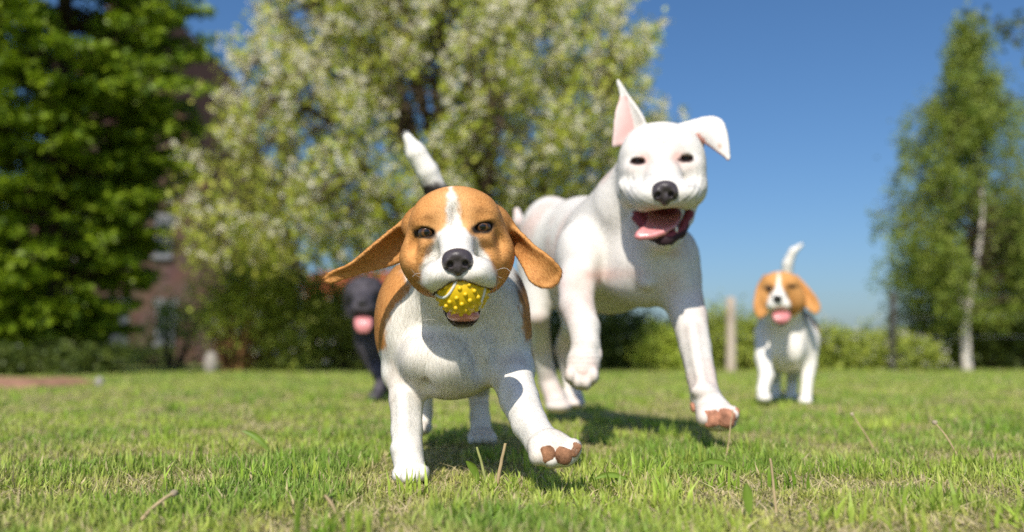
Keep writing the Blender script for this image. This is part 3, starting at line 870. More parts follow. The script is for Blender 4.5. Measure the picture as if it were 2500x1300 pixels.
def pad_part(parent, px, py, Y, rx, ry, rd, mat, roll=0):
    c = P(px, py, Y)
    V, Q, D = ball_mesh(np.zeros(3), (S(rx, Y), rd, S(ry, Y)), 24, 16)
    V = np.sign(D) * np.abs(D) ** .72 * np.array([S(rx, Y), rd, S(ry, Y)]) * (1 + .40 * (fnoise(D * 1.7 + px, 3) - .5))[:, None]
    R = np.array(Matrix.Rotation(math.radians(-roll), 3, 'Y')); V = V @ R.T + c
    return mesh_obj('paw_pad', V, Q, mat, parent)
def whiskers(parent, specs):
    for (x0, y0, Y0, x1, y1, Y1, x2, y2, Y2) in specs:
        c = catmull([P(x0, y0, Y0), P(x1, y1, Y1), P(x2, y2, Y2)], 10)
        V, Q = tube(c, np.linspace(.00026, .00010, 10), 5)
        mesh_obj('whisker', V, Q, M_WHISK, parent)

WHITE = np.array([.89, .845, .775])
TAN = np.array([.68, .335, .11])
TAN_D = np.array([.46, .20, .055])
BLK = np.array([.02, .016, .014])

# ---------------------------------------------------------------- beagle with the ball
def lead_beagle():
    root = empty('dog', P(1110, 1100, 1.6) * np.array([1, 1, 0]))
    tag(root, 'tan and white beagle running in front with a yellow ball in its mouth', 'dog', 'running dogs')
    s = Sculpt(.0026)
    NOSE = P(1117, 640, 1.155)
    hf = ('from', NOSE)
    # head
    s.E(1112, 557, 1.30, 100, 91, .078, roll=4, flow=hf, L=.0042, tag='head')
    s.E(1112, 513, 1.278, 86, 42, .05, roll=4, k=.03, flow=hf, L=.0042, tag='head')
    s.E(1052, 545, 1.262, 46, 40, .032, k=.02, roll=12, flow=hf, L=.0042, tag='head')
    s.E(1172, 533, 1.262, 46, 40, .032, k=.02, roll=-4, flow=hf, L=.0042, tag='head')
    s.E(1042, 632, 1.285, 66, 62, .055, k=.03, flow=hf, L=.0045, tag='head')
    s.E(1194, 620, 1.285, 63, 64, .055, k=.03, flow=hf, L=.0045, tag='head')
    s.E(1058, 684, 1.30, 38, 40, .05, k=.03, flow=hf, L=.0045, tag='head')
    s.E(1186, 676, 1.30, 38, 40, .05, k=.03, flow=hf, L=.0045, tag='head')
    # zygomatic pads under the eyes
    s.E(1035, 603, 1.245, 34, 26, .022, k=.02, roll=-18, flow=hf, L=.0042, tag='head')
    s.E(1190, 590, 1.245, 34, 26, .022, k=.02, roll=26, flow=hf, L=.0042, tag='head')
    # muzzle
    s.C([(1111, 560, 1.258, 36), (1114, 600, 1.213, 43), (1117, 634, 1.178, 40)], k=.018, flow=hf, L=.004, tag='muzzle')
    s.E(1074, 677, 1.187, 45, 41, .046, k=.009, roll=14, flow=(-.6, .5, -.5), L=.0045, tag='muzzle')
    s.E(1168, 670, 1.187, 45, 41, .046, k=.009, roll=-4, flow=(.6, .5, -.5), L=.0045, tag='muzzle')
    s.E(1063, 692, 1.193, 30, 25, .040, k=.008, roll=20, flow=(-.5, .4, -.7), L=.005, tag='muzzle')
    s.E(1184, 684, 1.193, 29, 25, .040, k=.008, roll=-10, flow=(.5, .4, -.7), L=.005, tag='muzzle')
    s.E(1119, 677, 1.168, 38, 20, .022, k=.012, flow=(0, .2, -1), L=.0045, tag='muzzle')
    # lower jaw
    s.C([(1124, 735, 1.30, 50), (1130, 760, 1.232, 38), (1132, 764, 1.208, 33)], k=.012, flow=(0, .6, -.8), L=.006, tag='jaw')
    # ball and mouth room
    s.E(1128, 706, 1.188, 66, 65, .0356, k=.002, op='-')
    s.E(1130, 757, 1.195, 42, 22, .045, k=.004, op='-')
    # brow ridges and upper lids
    s.E(1048, 540, 1.246, 34, 14, .016, k=.012, roll=14, flow=hf, L=.0042, tag='head')
    s.E(1172, 526, 1.246, 34, 14, .016, k=.012, roll=-4, flow=hf, L=.0042, tag='head')
    s.E(1040, 553, 1.239, 26, 7, .014, k=.004, roll=2, flow=hf, L=.003, tag='head')
    s.E(1180, 540, 1.239, 26, 7, .014, k=.004, roll=8, flow=hf, L=.003, tag='head')
    s.E(1008, 600, 1.232, 12, 26, .02, k=.02, roll=-10, op='-')
    s.E(1222, 590, 1.232, 12, 26, .02, k=.02, roll=14, op='-')
    # eye openings
    s.E(1051, 616, 1.212, 11, 20, .020, k=.014, roll=-25, op='-')
    s.E(1185, 607, 1.212, 11, 20, .020, k=.014, roll=25, op='-')
    s.E(1111, 530, 1.220, 8, 30, .012, k=.02, op='-')
    s.E(1040, 569, 1.232, 22, 11.5, .022, k=.0014, roll=-6, op='-')
    s.E(1181, 556, 1.232, 22, 11.5, .022, k=.0014, roll=14, op='-')
    # ears
    s.patch([(1022, 520, 1.325), (966, 556, 1.318), (905, 606, 1.312), (855, 646, 1.318), (812, 664, 1.325), (793, 678, 1.330)],
            [(1000, 628, 1.345), (945, 648, 1.345), (893, 661, 1.340), (852, 674, 1.335), (815, 688, 1.330), (797, 688, 1.330)], .0036, bow=-.16, k=.006, tag='ear', L=.0055)
    s.patch([(1200, 522, 1.322), (1256, 558, 1.300), (1303, 602, 1.276), (1343, 632, 1.268), (1368, 662, 1.272), (1362, 690, 1.276)],
            [(1232, 600, 1.345), (1262, 622, 1.315), (1280, 652, 1.288), (1296, 684, 1.274), (1322, 700, 1.274), (1345, 700, 1.276)], .0038, bow=.16, k=.006, tag='ear', L=.0055)
    s.E(1010, 544, 1.304, 26, 36, .020, k=.016, roll=-25, flow=(-.8, .2, -.5), L=.006, tag='ear')
    s.E(1222, 538, 1.304, 22, 34, .020, k=.016, roll=25, flow=(.6, .2, -.7), L=.006, tag='ear')
    # neck, chest, trunk
    s.C([(1115, 630, 1.37, 100), (1112, 720, 1.44, 120), (1106, 780, 1.52, 140)], k=.03, flow=(0, .25, -1), L=.011, tag='chest')
    s.E(1045, 865, 1.425, 62, 62, .06, k=.02, flow=(-.3, -.1, -1), L=.014, tag='chest')
    s.E(1098, 862, 1.415, 42, 62, .055, k=.018, roll=18, flow=(.1, -.1, -1), L=.012, tag='chest')
    s.E(1165, 850, 1.44, 50, 80, .06, k=.02, roll=-10, flow=(.2, -.1, -1), L=.011, tag='chest')
    s.E(1098, 895, 1.45, 105, 78, .08, k=.035, flow=(0, .1, -1), L=.011, tag='chest')
    s.E(1106, 785, 1.58, 178, 185, .17, k=.04, flow=(0, .8, -.5), L=.012, tag='trunk')
    s.E(1105, 760, 1.80, 130, 120, .22, k=.05, flow=(0, .8, -.5), L=.012, tag='trunk')
    s.E(1100, 720, 1.93, 105, 95, .12, k=.04, flow=(0, .8, -.5), L=.012, tag='trunk')
    # shoulders
    s.E(985, 770, 1.475, 62, 120, .075, k=.035, roll=-6, flow=(0, .35, -1), L=.010, tag='shoulder')
    s.E(1232, 765, 1.475, 58, 120, .075, k=.035, roll=6, flow=(0, .35, -1), L=.010, tag='shoulder')
    # planted fore leg
    s.C([(990, 830, 1.47, 56), (994, 905, 1.46, 50), (992, 975, 1.43, 40), (993, 1050, 1.405, 36), (995, 1108, 1.385, 36), (1000, 1140, 1.368, 37)], k=.02, L=.005, tag='leg')
    for i, (x, y, Yy) in enumerate([(972, 1158, 1.350), (992, 1163, 1.338), (1015, 1163, 1.338), (1034, 1156, 1.350)]):
        s.E(x, y, Yy, 14, 19, .020, k=.005, flow=(0, -.6, -.6), L=.005, tag='leg')
    # reaching fore leg
    s.C([(1228, 830, 1.47, 62), (1243, 900, 1.44, 52), (1268, 975, 1.37, 46), (1293, 1035, 1.305, 42), (1322, 1078, 1.255, 40), (1340, 1092, 1.235, 42)], k=.02, L=.005, tag='leg')
    s.E(1352, 1098, 1.222, 62, 40, .022, k=.014, roll=-10, flow=(.6, -.3, -.4), L=.005, tag='leg')
    for i, (x, y, rx, ry) in enumerate([(1312, 1113, 20, 24), (1345, 1122, 22, 20), (1381, 1114, 24, 24), (1402, 1094, 17, 22)]):
        s.E(x, y, 1.212, rx, ry, .016, k=.006, flow=(.3, -.5, -.6), L=.005, tag='leg')
    # elbows, wrists and tendons
    s.E(957, 915, 1.475, 18, 30, .03, k=.02, flow=(0, 0, -1), L=.006, tag='leg')
    s.E(988, 1092, 1.376, 30, 16, .016, k=.012, flow=(0, 0, -1), L=.005, tag='leg')
    s.C([(984, 965, 1.405, 10), (986, 1030, 1.385, 9), (988, 1080, 1.372, 8)], k=.014, L=.005, tag='leg')
    s.E(1282, 905, 1.455, 18, 32, .03, k=.02, flow=(.2, 0, -1), L=.006, tag='leg')
    s.C([(1262, 960, 1.345, 11), (1285, 1015, 1.290, 10), (1306, 1052, 1.245, 9)], k=.014, L=.005, tag='leg')
    # chest keel, armpit creases
    s.E(1096, 884, 1.402, 34, 44, .045, k=.02, roll=8, flow=(.1, -.1, -1), L=.012, tag='chest')
    s.E(1020, 868, 1.408, 30, 40, .04, k=.02, roll=-20, flow=(-.3, -.1, -1), L=.014, tag='chest')
    s.C([(1046, 900, 1.385, 9), (1040, 965, 1.395, 8), (1034, 1000, 1.40, 6)], k=.016, op='-')
    s.C([(1150, 820, 1.375, 8), (1172, 900, 1.385, 9), (1196, 950, 1.39, 9)], k=.018, op='-')
    # hind legs
    s.C([(1040, 800, 1.90, 60), (1035, 890, 1.83, 42), (1033, 960, 1.93, 24), (1034, 1010, 1.92, 21), (1032, 1040, 1.90, 20)], k=.03, L=.007, tag='leg')
    s.E(1030, 1046, 1.885, 22, 16, .03, k=.01, tag='leg', L=.005)
    s.C([(1165, 800, 1.90, 60), (1168, 890, 1.82, 42), (1168, 960, 1.90, 24), (1172, 1020, 1.87, 23), (1174, 1050, 1.85, 26)], k=.03, L=.007, tag='leg')
    s.E(1176, 1066, 1.82, 35, 20, .032, k=.012, tag='leg', L=.005)
    for x in (1152, 1170, 1188, 1203):
        s.E(x, 1072, 1.79, 10, 14, .018, k=.004, tag='leg', L=.004)
    # tail
    s.C([(1105, 640, 2.00, 40), (1088, 560, 2.00, 33), (1068, 475, 1.98, 28), (1044, 420, 1.96, 26), (1016, 374, 1.95, 25), (996, 338, 1.94, 12)], k=.02, L=.014, tag='tail')
    V, Q = s.build(2)
    N = vnormals(V, Q)
    fl, L, tg = s.fields(V)
    px, py = proj(V)
    # ---- coat colours
    nz = (fnoise(V * 90, 3) - .5); nb = (fnoise(V * 30 + 9, 3) - .5)
    n2 = fnoise(V * 45 + 5, 3)
    tan = mixc(np.tile(TAN, (len(V), 1)), TAN_D, np.clip((n2 - .45) * 1.2, 0, .5))
    col = np.tile(WHITE, (len(V), 1)) * (.94 + .08 * n2)[:, None]
    head = tg['head'] + tg['muzzle'] + tg['jaw'] + tg['ear'] > .5
    # face: white blaze widening into the muzzle
    cx = np.interp(py, [470, 560, 640, 760], [1102, 1109, 1117, 1124])
    hl = np.interp(py, [466, 480, 520, 556, 580, 605, 632, 660, 690, 720], [3, 11, 16, 26, 49, 62, 77, 89, 95, 60])
    d = (hl - np.abs(px - cx)) + 20 * nz
    blaze = sstep(-7, 9, d)
    blaze = np.where(V[:, 1] > 1.335, 0, blaze)
    pale_tan = sstep(60, 0, np.abs(px - cx) - hl) * sstep(640, 560, py)  # paler tan coat beside the blaze, fading out below the eyes
    htan = mixc(mixc(tan, np.array([.78, .47, .21]), .5 * pale_tan), TAN_D, np.clip(.75 * sstep(1.275, 1.33, V[:, 1]) + .35 * sstep(.5, .75, fnoise(V * 35, 3)) + .4 * sstep(650, 720, py), 0, .85))
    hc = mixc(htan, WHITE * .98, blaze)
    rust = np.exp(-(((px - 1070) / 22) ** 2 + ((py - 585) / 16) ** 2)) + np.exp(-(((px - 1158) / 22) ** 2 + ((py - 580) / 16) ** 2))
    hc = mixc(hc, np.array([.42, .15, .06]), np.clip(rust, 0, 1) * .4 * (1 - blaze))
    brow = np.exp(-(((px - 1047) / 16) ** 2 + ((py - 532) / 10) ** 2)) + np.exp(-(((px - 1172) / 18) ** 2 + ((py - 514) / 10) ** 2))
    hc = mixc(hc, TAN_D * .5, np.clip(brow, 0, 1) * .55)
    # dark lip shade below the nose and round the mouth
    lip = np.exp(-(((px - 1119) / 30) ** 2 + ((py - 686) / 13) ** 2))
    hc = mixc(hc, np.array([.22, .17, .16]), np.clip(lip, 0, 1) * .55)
    jaw = tg['jaw'] > .5
    jl = sstep(0, 1, (V[:, 1] < 1.27) * 1.0) * np.clip(1 - (py - 792) / 10, 0, 1)
    hc = np.where(jaw[:, None], mixc(hc * 0 + WHITE * .9, np.array([.05, .028, .022]), jl), hc)
    for (ex, ey, ro) in ((1040, 570, -4), (1181, 557, 12)):
        a = math.radians(-ro); ux = (px - ex) * math.cos(a) + (py - ey) * math.sin(a); uy = -(px - ex) * math.sin(a) + (py - ey) * math.cos(a)
        e = np.sqrt((ux / 32) ** 2 + (uy / 17.5) ** 2)
        hc = mixc(hc, BLK, (1 - sstep(.72, 1.08, e + nz * .5)) * (V[:, 1] < 1.29))
    ear = tg['ear'] > .45
    hc = np.where(ear[:, None], tan * (.86 + .25 * n2)[:, None], hc)
    # body: tan sides, black saddle
    lb = np.interp(py, [600, 660, 700, 722, 742, 765, 800, 850, 880], [985, 985, 1002, 992, 962, 948, 937, 943, 925])
    rb = np.interp(py, [560, 620, 690, 750, 800, 850, 880], [1262, 1262, 1262, 1271, 1278, 1287, 1310])
    side = np.maximum(lb - px, px - rb) + 30 * nz
    body = np.maximum(tg['trunk'] + tg['shoulder'] + tg['chest'], 0) > .4
    tn = sstep(-5, 5, side) * (V[:, 1] > 1.36) * (V[:, 2] > .20)
    back = sstep(.25, .45, N[:, 2] + nz * .5) * (V[:, 1] > 1.46) * (tg['trunk'] > .3)
    tn = np.maximum(tn, sstep(1.60, 1.66, V[:, 1] + .05 * nb) * (N[:, 2] > -.35) * (tg['trunk'] > .3))
    bc = mixc(col, tan, np.clip(tn, 0, 1) * (tg['leg'] < .55) * (tg['tail'] < .5))
    dk = np.exp(-(((px - 1268) / 14) ** 2 + ((py - 680) / 45) ** 2)) * (V[:, 1] > 1.38)
    bc = mixc(bc, BLK * 2.5, np.clip(np.maximum(back, dk), 0, 1))
    tl = tg['tail'] > .5
    bc = np.where(tl[:, None], mixc(np.tile(WHITE * 1.12, (len(V), 1)), BLK * 2.0, 1 - sstep(438, 462, 900 - py + 30 * nz)), bc)
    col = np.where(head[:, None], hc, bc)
    # brownish dust on the fore legs
    dust = (tg['leg'] > .4) * np.clip(sstep(.52, .75, fnoise(V * 22 + 3, 2)), 0, 1)
    col = mixc(col, np.array([.55, .42, .30]), dust * .35)
    inmouth = ((px - 1129) / 66) ** 2 + ((py - 726) / 62) ** 2
    ball_c = P(1128, 706, 1.188)
    mw = (np.linalg.norm(V - ball_c, axis=1) < .0405) | ((np.abs(px - 1130) < 42) & (np.abs(py - 760) < 24) & (V[:, 1] > 1.16) & (V[:, 1] < 1.235) & (N[:, 2] > .1))
    col[mw] = (.05, .018, .018)
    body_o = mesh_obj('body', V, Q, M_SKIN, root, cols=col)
    # ---- fur, thin round the eyes, nose, mouth and pads
    dens = np.ones(len(V))
    for (x, y, Y, r) in ((1040, 568, 1.236, .014), (1181, 555, 1.236, .014), (1117, 640, 1.152, .021), (1340, 1110, 1.20, .014), (1380, 1110, 1.20, .014)):
        dens *= sstep(r * .75, r * 1.1, np.linalg.norm(V - P(x, y, Y), axis=1))
    dens[mw] = 0
    dens *= np.where(V[:, 1] > 1.65, .5, 1.0) * np.where(head, 1.8, 1.0)
    grow_fur(V, Q, N, fl, L, dens, col, 300000, .00014, M_FUR, body_o, seed=11, clump=np.where(head, .3, np.where(tg['leg'] > .4, .35, .9)), colvar=.05, lift=.15)
    # ---- parts
    nose_part(root, 1117, 640, 1.146, 76, 68, .019, roll=4)
    eye_obj(P(1042, 568, 1.2400), .0122, nrm(P(1250, 650, 0) - P(1041, 560, 1.255)), root, (.13, .06, .022), M_EYE)
    eye_obj(P(1179, 555, 1.2400), .0122, nrm(P(1250, 650, 0) - P(1181, 560, 1.255)), root, (.13, .06, .022), M_EYE)
    def tong(t):
        t.E(1131, 770, 1.206, 40, 18, .026, k=.003)
    solid('tongue', tong, .0016, M_TONGUE, root)
    pad_part(root, 1339, 1109, 1.2045, 20, 22, .009, M_PAD, 10)
    pad_part(root, 1376, 1113, 1.2025, 22, 21, .009, M_PAD, -20)
    pad_part(root, 1403, 1098, 1.205, 13, 19, .009, M_PAD, -30)
    pad_part(root, 1297, 1092, 1.240, 7, 15, .006, M_PADP, 10)
    whiskers(root, [(1198, 668, 1.20, 1235, 655, 1.19, 1262, 686, 1.18), (1195, 690, 1.20, 1212, 700, 1.19, 1208, 730, 1.185),
                    (1188, 695, 1.20, 1203, 712, 1.19, 1200, 745, 1.185), (1042, 680, 1.20, 1020, 675, 1.19, 1003, 657, 1.18),
                    (1040, 670, 1.20, 1018, 668, 1.19, 1007, 676, 1.18), (1066, 782, 1.26, 1045, 780, 1.25, 1033, 783, 1.25),
                    (1200, 668, 1.20, 1216, 676, 1.19, 1226, 680, 1.185), (1090, 790, 1.25, 1087, 806, 1.24, 1090, 818, 1.235),
                    (1150, 792, 1.24, 1165, 805, 1.235, 1172, 820, 1.23), (1120, 797, 1.24, 1123, 815, 1.235, 1130, 826, 1.23)])
    return root
lead_beagle()

# ---------------------------------------------------------------- the toy ball
def toy_ball():
    Y = 1.188; c = P(1128, 706, Y); r = S(64, Y)
    yel = mat_plain('ball_rubber_yellow', (.78, .52, .01), rough=.42, spec=.45, noise=.12, nscale=50, bump=.15, bscale=300)
    wh = mat_plain('ball_stripe_white', (.75, .73, .66), rough=.5, spec=.3, noise=.1)
    root = empty('toy_ball', c)
    tag(root, 'yellow rubber ball with knobs and a white stripe held in the beagle mouth', 'ball')
    V, Q, D = ball_mesh(c, (r, r, r), 56, 40)
    mesh_obj('shell', V, Q, yel, root)
    # one raised stripe looping over the ball, two runs of it on the front
    fr = [(1062, 712), (1072, 724), (1086, 727), (1099, 719), (1110, 703), (1130, 672), (1164, 674), (1184, 690), (1186, 710), (1180, 732), (1171, 754)]
    dd = []
    for x, y in fr:
        a, b = (x - 1128) / 67, -(y - 702) / 67
        dd.append(nrm([a, -math.sqrt(max(.02, 1 - a * a - b * b)), b]))
    dd += [nrm(v) for v in ((.35, .3, -.9), (-.3, .8, -.5), (-.95, .3, .05))]
    dd.append(dd[0])
    sp = catmull(dd, 140); sp /= np.linalg.norm(sp, axis=1)[:, None]
    V, Q = tube(c + sp * r * 1.003, np.full(len(sp), .0019), 8)
    mesh_obj('stripe', V, Q, wh, root)
    n = 120; i = np.arange(n) + .5
    th = np.arccos(1 - 2 * i / n); ph = np.pi * (1 + 5 ** .5) * i
    D = np.stack([np.sin(th) * np.cos(ph), np.sin(th) * np.sin(ph), np.cos(th)], 1)
    kV, kQ, kD = ball_mesh(np.zeros(3), (.0031, .0031, .0031), 12, 8)
    k0 = None
    for d in D:
        if d[1] > .35 or np.min(np.linalg.norm(sp - d, axis=1)) < .10: continue
        if k0 is None:
            k0 = mesh_obj('knob', kV, kQ, yel); o = k0
        else:
            o = k0.copy(); COL.objects.link(o)
        o.parent = root; o.location = Vector(d * r * 1.004)
toy_ball()

# ---------------------------------------------------------------- white dog
def white_dog():
    root = empty('dog', P(1500, 1100, 2.1) * np.array([1, 1, 0]))
    tag(root, 'white short haired puppy bounding with one ear up and tongue out', 'dog', 'running dogs')
    s = Sculpt(.0036)
    NOSE = P(1623, 470, 1.70); hf = ('from', NOSE)
    s.E(1613, 392, 1.87, 100, 84, .09, flow=hf, L=.0035, tag='head')
    s.E(1612, 350, 1.85, 82, 42, .06, k=.03, flow=hf, L=.0035, tag='head')
    s.E(1560, 380, 1.825, 42, 36, .04, k=.025, flow=hf, L=.0035, tag='head')
    s.E(1668, 374, 1.825, 40, 36, .04, k=.025, flow=hf, L=.0035, tag='head')
    s.E(1550, 445, 1.85, 44, 62, .07, k=.03, flow=hf, L=.0035, tag='head')
    s.E(1682, 436, 1.85, 38, 64, .07, k=.03, flow=hf, L=.0035, tag='head')
    s.E(1552, 422, 1.80, 30, 22, .03, k=.02, roll=-15, flow=hf, L=.0035, tag='head')
    s.E(1680, 414, 1.80, 28, 22, .03, k=.02, roll=15, flow=hf, L=.0035, tag='head')
    # muzzle
    s.C([(1613, 395, 1.815, 38), (1618, 435, 1.765, 46), (1622, 466, 1.735, 46)], k=.02, flow=hf, L=.003, tag='muzzle')
    s.E(1582, 486, 1.748, 50, 36, .052, k=.016, roll=-24, flow=(-.6, .5, -.5), L=.003, tag='muzzle')
    s.E(1663, 480, 1.748, 48, 36, .052, k=.016, roll=14, flow=(.6, .5, -.5), L=.003, tag='muzzle')
    s.E(1623, 494, 1.732, 34, 20, .03, k=.014, flow=(0, .2, -1), L=.003, tag='muzzle')
    s.E(1548, 474, 1.825, 34, 32, .055, k=.025, flow=hf, L=.0035, tag='head')
    s.E(1690, 468, 1.825, 30, 34, .055, k=.025, flow=hf, L=.0035, tag='head')
    # skin folds on the cheeks
    for (x, y, Y, rx, ry, ro) in ((1537, 455, 1.80, 24, 6, -20), (1540, 470, 1.795, 26, 6, -28), (1690, 452, 1.80, 20, 6, 24), (1688, 468, 1.795, 22, 6, 26), (1680, 486, 1.775, 22, 6, 24), (1675, 497, 1.765, 20, 5, 20)):
        s.E(x, y, Y, rx, ry, .010, k=.014, roll=ro, flow=hf, L=.003, tag='head')
    # open mouth: room first, then the lower jaw
    s.E(1612, 535, 1.80, 62, 40, .085, k=.006, op='-')
    s.C([(1532, 478, 1.87, 16), (1556, 528, 1.83, 15), (1590, 572, 1.785, 15), (1624, 586, 1.762, 17)], k=.008, flow=(0, .6, -.8), L=.003, tag='jaw')
    s.C([(1690, 500, 1.87, 14), (1680, 535, 1.83, 13), (1660, 568, 1.785, 14), (1624, 586, 1.762, 17)], k=.008, flow=(0, .6, -.8), L=.003, tag='jaw')
    s.C([(1612, 540, 1.93, 62), (1618, 572, 1.86, 40), (1624, 590, 1.79, 20)], k=.014, flow=(0, .8, -.5), L=.0035, tag='throat')
    s.E(1622, 548, 1.80, 38, 26, .06, k=.005, op='-')
    # eyes
    s.E(1557, 396, 1.795, 19, 9, .026, k=.0025, roll=-4, op='-')
    s.E(1674, 390, 1.795, 19, 9.5, .026, k=.0025, roll=4, op='-')
    # ears
    s.patch([(1499, 356, 1.895), (1502, 312, 1.895), (1506, 272, 1.90), (1516, 236, 1.91), (1507, 200, 1.92)],
            [(1578, 322, 1.885), (1570, 292, 1.875), (1554, 264, 1.88), (1532, 232, 1.90), (1509, 195, 1.92)], .0046, bow=.20, tag='earL', L=.003)
    s.patch([(1640, 312, 1.885), (1690, 297, 1.875), (1735, 287, 1.865), (1764, 300, 1.845), (1776, 340, 1.825), (1781, 388, 1.81)],
            [(1714, 358, 1.890), (1716, 346, 1.87), (1734, 356, 1.845), (1750, 368, 1.825), (1768, 382, 1.815), (1779, 392, 1.81)], .0046, bow=-.12, tag='earR', L=.003)
    # neck, trunk
    s.C([(1604, 420, 1.95, 92), (1556, 510, 2.02, 112), (1510, 590, 2.12, 130)], k=.04, flow=(-.3, .6, -.7), L=.006, tag='trunk')
    s.E(1585, 645, 2.0, 104, 104, .10, k=.04, flow=(0, .3, -1), L=.006, tag='trunk')
    s.E(1545, 690, 2.03, 72, 50, .08, k=.03, flow=(0, .3, -1), L=.006, tag='trunk')
    s.E(1490, 632, 2.20, 122, 136, .22, k=.05, yaw=14, flow=(-.3, .9, -.3), L=.006, tag='trunk')
    s.E(1412, 600, 2.38, 92, 118, .22, k=.06, yaw=14, flow=(-.3, .9, -.3), L=.006, tag='trunk')
    s.E(1345, 588, 2.54, 80, 108, .15, k=.05, flow=(-.3, .9, -.5), L=.006, tag='trunk')
    # muscle and rib relief
    for (x0, y0, Y0, x1, y1, Y1, r) in ((1560, 560, 1.925, 1580, 690, 1.905, 14), (1450, 560, 2.02, 1430, 660, 1.97, 16), (1640, 600, 1.93, 1668, 690, 1.93, 14)):
        s.C([(x0, y0, Y0, r), (x1, y1, Y1, r)], k=.03, flow=(0, .3, -1), L=.006, tag='trunk')
    for i in range(5):
        s.C([(1395 - 14 * i, 540, 2.26 + .05 * i, 8), (1385 - 14 * i, 620, 2.235 + .05 * i, 8), (1400 - 14 * i, 690, 2.26 + .05 * i, 7)], k=.02, flow=(-.3, .9, -.3), L=.006, tag='trunk')
    # fore legs
    s.E(1415, 640, 2.05, 58, 95, .08, k=.035, roll=8, flow=(0, .3, -1), L=.006, tag='trunk')
    s.C([(1408, 690, 1.99, 46), (1408, 745, 1.93, 42), (1426, 800, 1.875, 38), (1430, 848, 1.85, 34), (1424, 885, 1.835, 39), (1420, 912, 1.825, 40)], k=.025, L=.006, tag='leg')
    for (x, y) in ((1392, 918), (1410, 932), (1430, 934), (1448, 918)):
        s.E(x, y, 1.808, 14, 20, .022, k=.005, flow=(0, 0, -1), L=.003, tag='toe')
    s.E(1464, 866, 1.84, 6, 14, .01, k=.006, L=.003, tag='toe')
    s.E(1655, 660, 2.02, 46, 88, .08, k=.035, roll=-10, flow=(0, .3, -1), L=.006, tag='trunk')
    s.C([(1655, 695, 1.99, 54), (1682, 775, 1.93, 43), (1698, 850, 1.885, 37), (1712, 920, 1.845, 34), (1723, 972, 1.81, 35), (1742, 1005, 1.785, 40)], k=.025, L=.006, tag='leg')
    s.E(1752, 1018, 1.775, 48, 34, .03, k=.014, roll=-14, flow=(.4, -.5, -.4), L=.003, tag='toe')
    for (x, y, rx, ry) in ((1716, 1020, 16, 22), (1740, 1026, 22, 22), (1772, 1024, 24, 23), (1790, 1010, 14, 18)):
        s.E(x, y, 1.762, rx, ry, .022, k=.006, flow=(.3, -.5, -.6), L=.003, tag='toe')
    # wrist bumps and tendons
    s.E(1432, 838, 1.835, 20, 16, .014, k=.02, L=.006, tag='leg')
    s.E(1412, 760, 1.90, 18, 30, .025, k=.02, L=.006, tag='leg')
    s.C([(1690, 800, 1.875, 11), (1702, 880, 1.835, 10), (1716, 950, 1.79, 9)], k=.014, L=.006, tag='leg')
    s.E(1716, 955, 1.79, 28, 16, .018, k=.014, L=.006, tag='leg')
    # hind legs
    s.C([(1318, 660, 2.50, 54), (1314, 770, 2.46, 27), (1320, 850, 2.56, 22), (1338, 930, 2.60, 22), (1358, 980, 2.58, 26)], k=.04, L=.006, tag='leg')
    s.E(1364, 992, 2.54, 32, 17, .045, k=.014, L=.003, tag='toe')
    s.C([(1395, 680, 2.50, 50), (1400, 790, 2.46, 27), (1374, 850, 2.60, 18), (1390, 920, 2.64, 18), (1404, 972, 2.62, 20)], k=.04, L=.006, tag='leg')
    s.E(1406, 984, 2.60, 22, 14, .045, k=.014, L=.003, tag='toe')
    s.C([(1300, 560, 2.60, 22), (1268, 545, 2.72, 15), (1262, 515, 2.76, 8)], k=.02, L=.006, tag='trunk')
    V, Q = s.build(2); N = vnormals(V, Q); px, py = proj(V)
    # smile folds on the cheeks, wrinkled brow and loose skin on the raised leg
    G = lambda x, y, a, b: np.exp(-(((px - x) / a) ** 2 + ((py - y) / b) ** 2))
    rr = np.hypot(px - 1618, (py - 430) * 1.15) + 6 * (fnoise(V * 25, 2) - .5)
    fold = np.sin(2 * np.pi * rr / 13.0) * (G(1535, 452, 20, 36) + G(1695, 450, 20, 42) + .7 * G(1580, 500, 26, 12) + .7 * G(1668, 492, 24, 14)) * (V[:, 1] < 1.87)
    brow = np.sin((py + .10 * np.abs(px - 1612)) * .62 + 2 * fnoise(V * 20, 2)) * (G(1612, 340, 60, 22)) * .5 * (V[:, 1] < 1.87)
    legw = np.sin(py * .52 + 3 * fnoise(V * 30, 2)) * (G(1425, 880, 45, 40) * .55) * (V[:, 1] < 1.9)
    V = V + N * (.0010 * (fold + brow + legw))[:, None]
    N = vnormals(V, Q); fl, L, tg = s.fields(V)
    n1 = fnoise(V * 40, 3); n2 = fnoise(V * 160 + 4, 2); n3 = fnoise(V * 14 + 8, 2)
    W2 = np.array([.78, .742, .69]); PINK = np.array([.72, .43, .36]); G = lambda x, y, a, b: np.exp(-(((px - x) / a) ** 2 + ((py - y) / b) ** 2))
    col = np.tile(W2, (len(V), 1)) * (.95 + .07 * n1)[:, None]
    front = V[:, 1] < 2.1
    pk = np.zeros(len(V))
    for (x, y, a, b, w) in ((1576, 388, 20, 15, 1.1), (1654, 384, 20, 15, 1.1), (1557, 408, 26, 14, .4), (1676, 404, 24, 14, .35), (1598, 512, 26, 12, .9), (1650, 505, 20, 10, .5),
                            (1460, 672, 50, 18, .55), (1540, 668, 60, 14, .3), (1640, 690, 30, 25, .25), (1405, 700, 25, 18, .3), (1690, 800, 24, 40, .2)):
        pk += w * G(x, y, a, b)
    pk = np.clip(pk * front + (tg['toe'] > .4) * .25 + (tg['leg'] > .5) * np.clip(n3 - .4, 0, 1) * 1.2 + .55 * sstep(.48, .72, fnoise(V * 9 + 21, 3)) * (tg['trunk'] > .4), 0, 1)
    col = mixc(col, PINK, pk * .85)
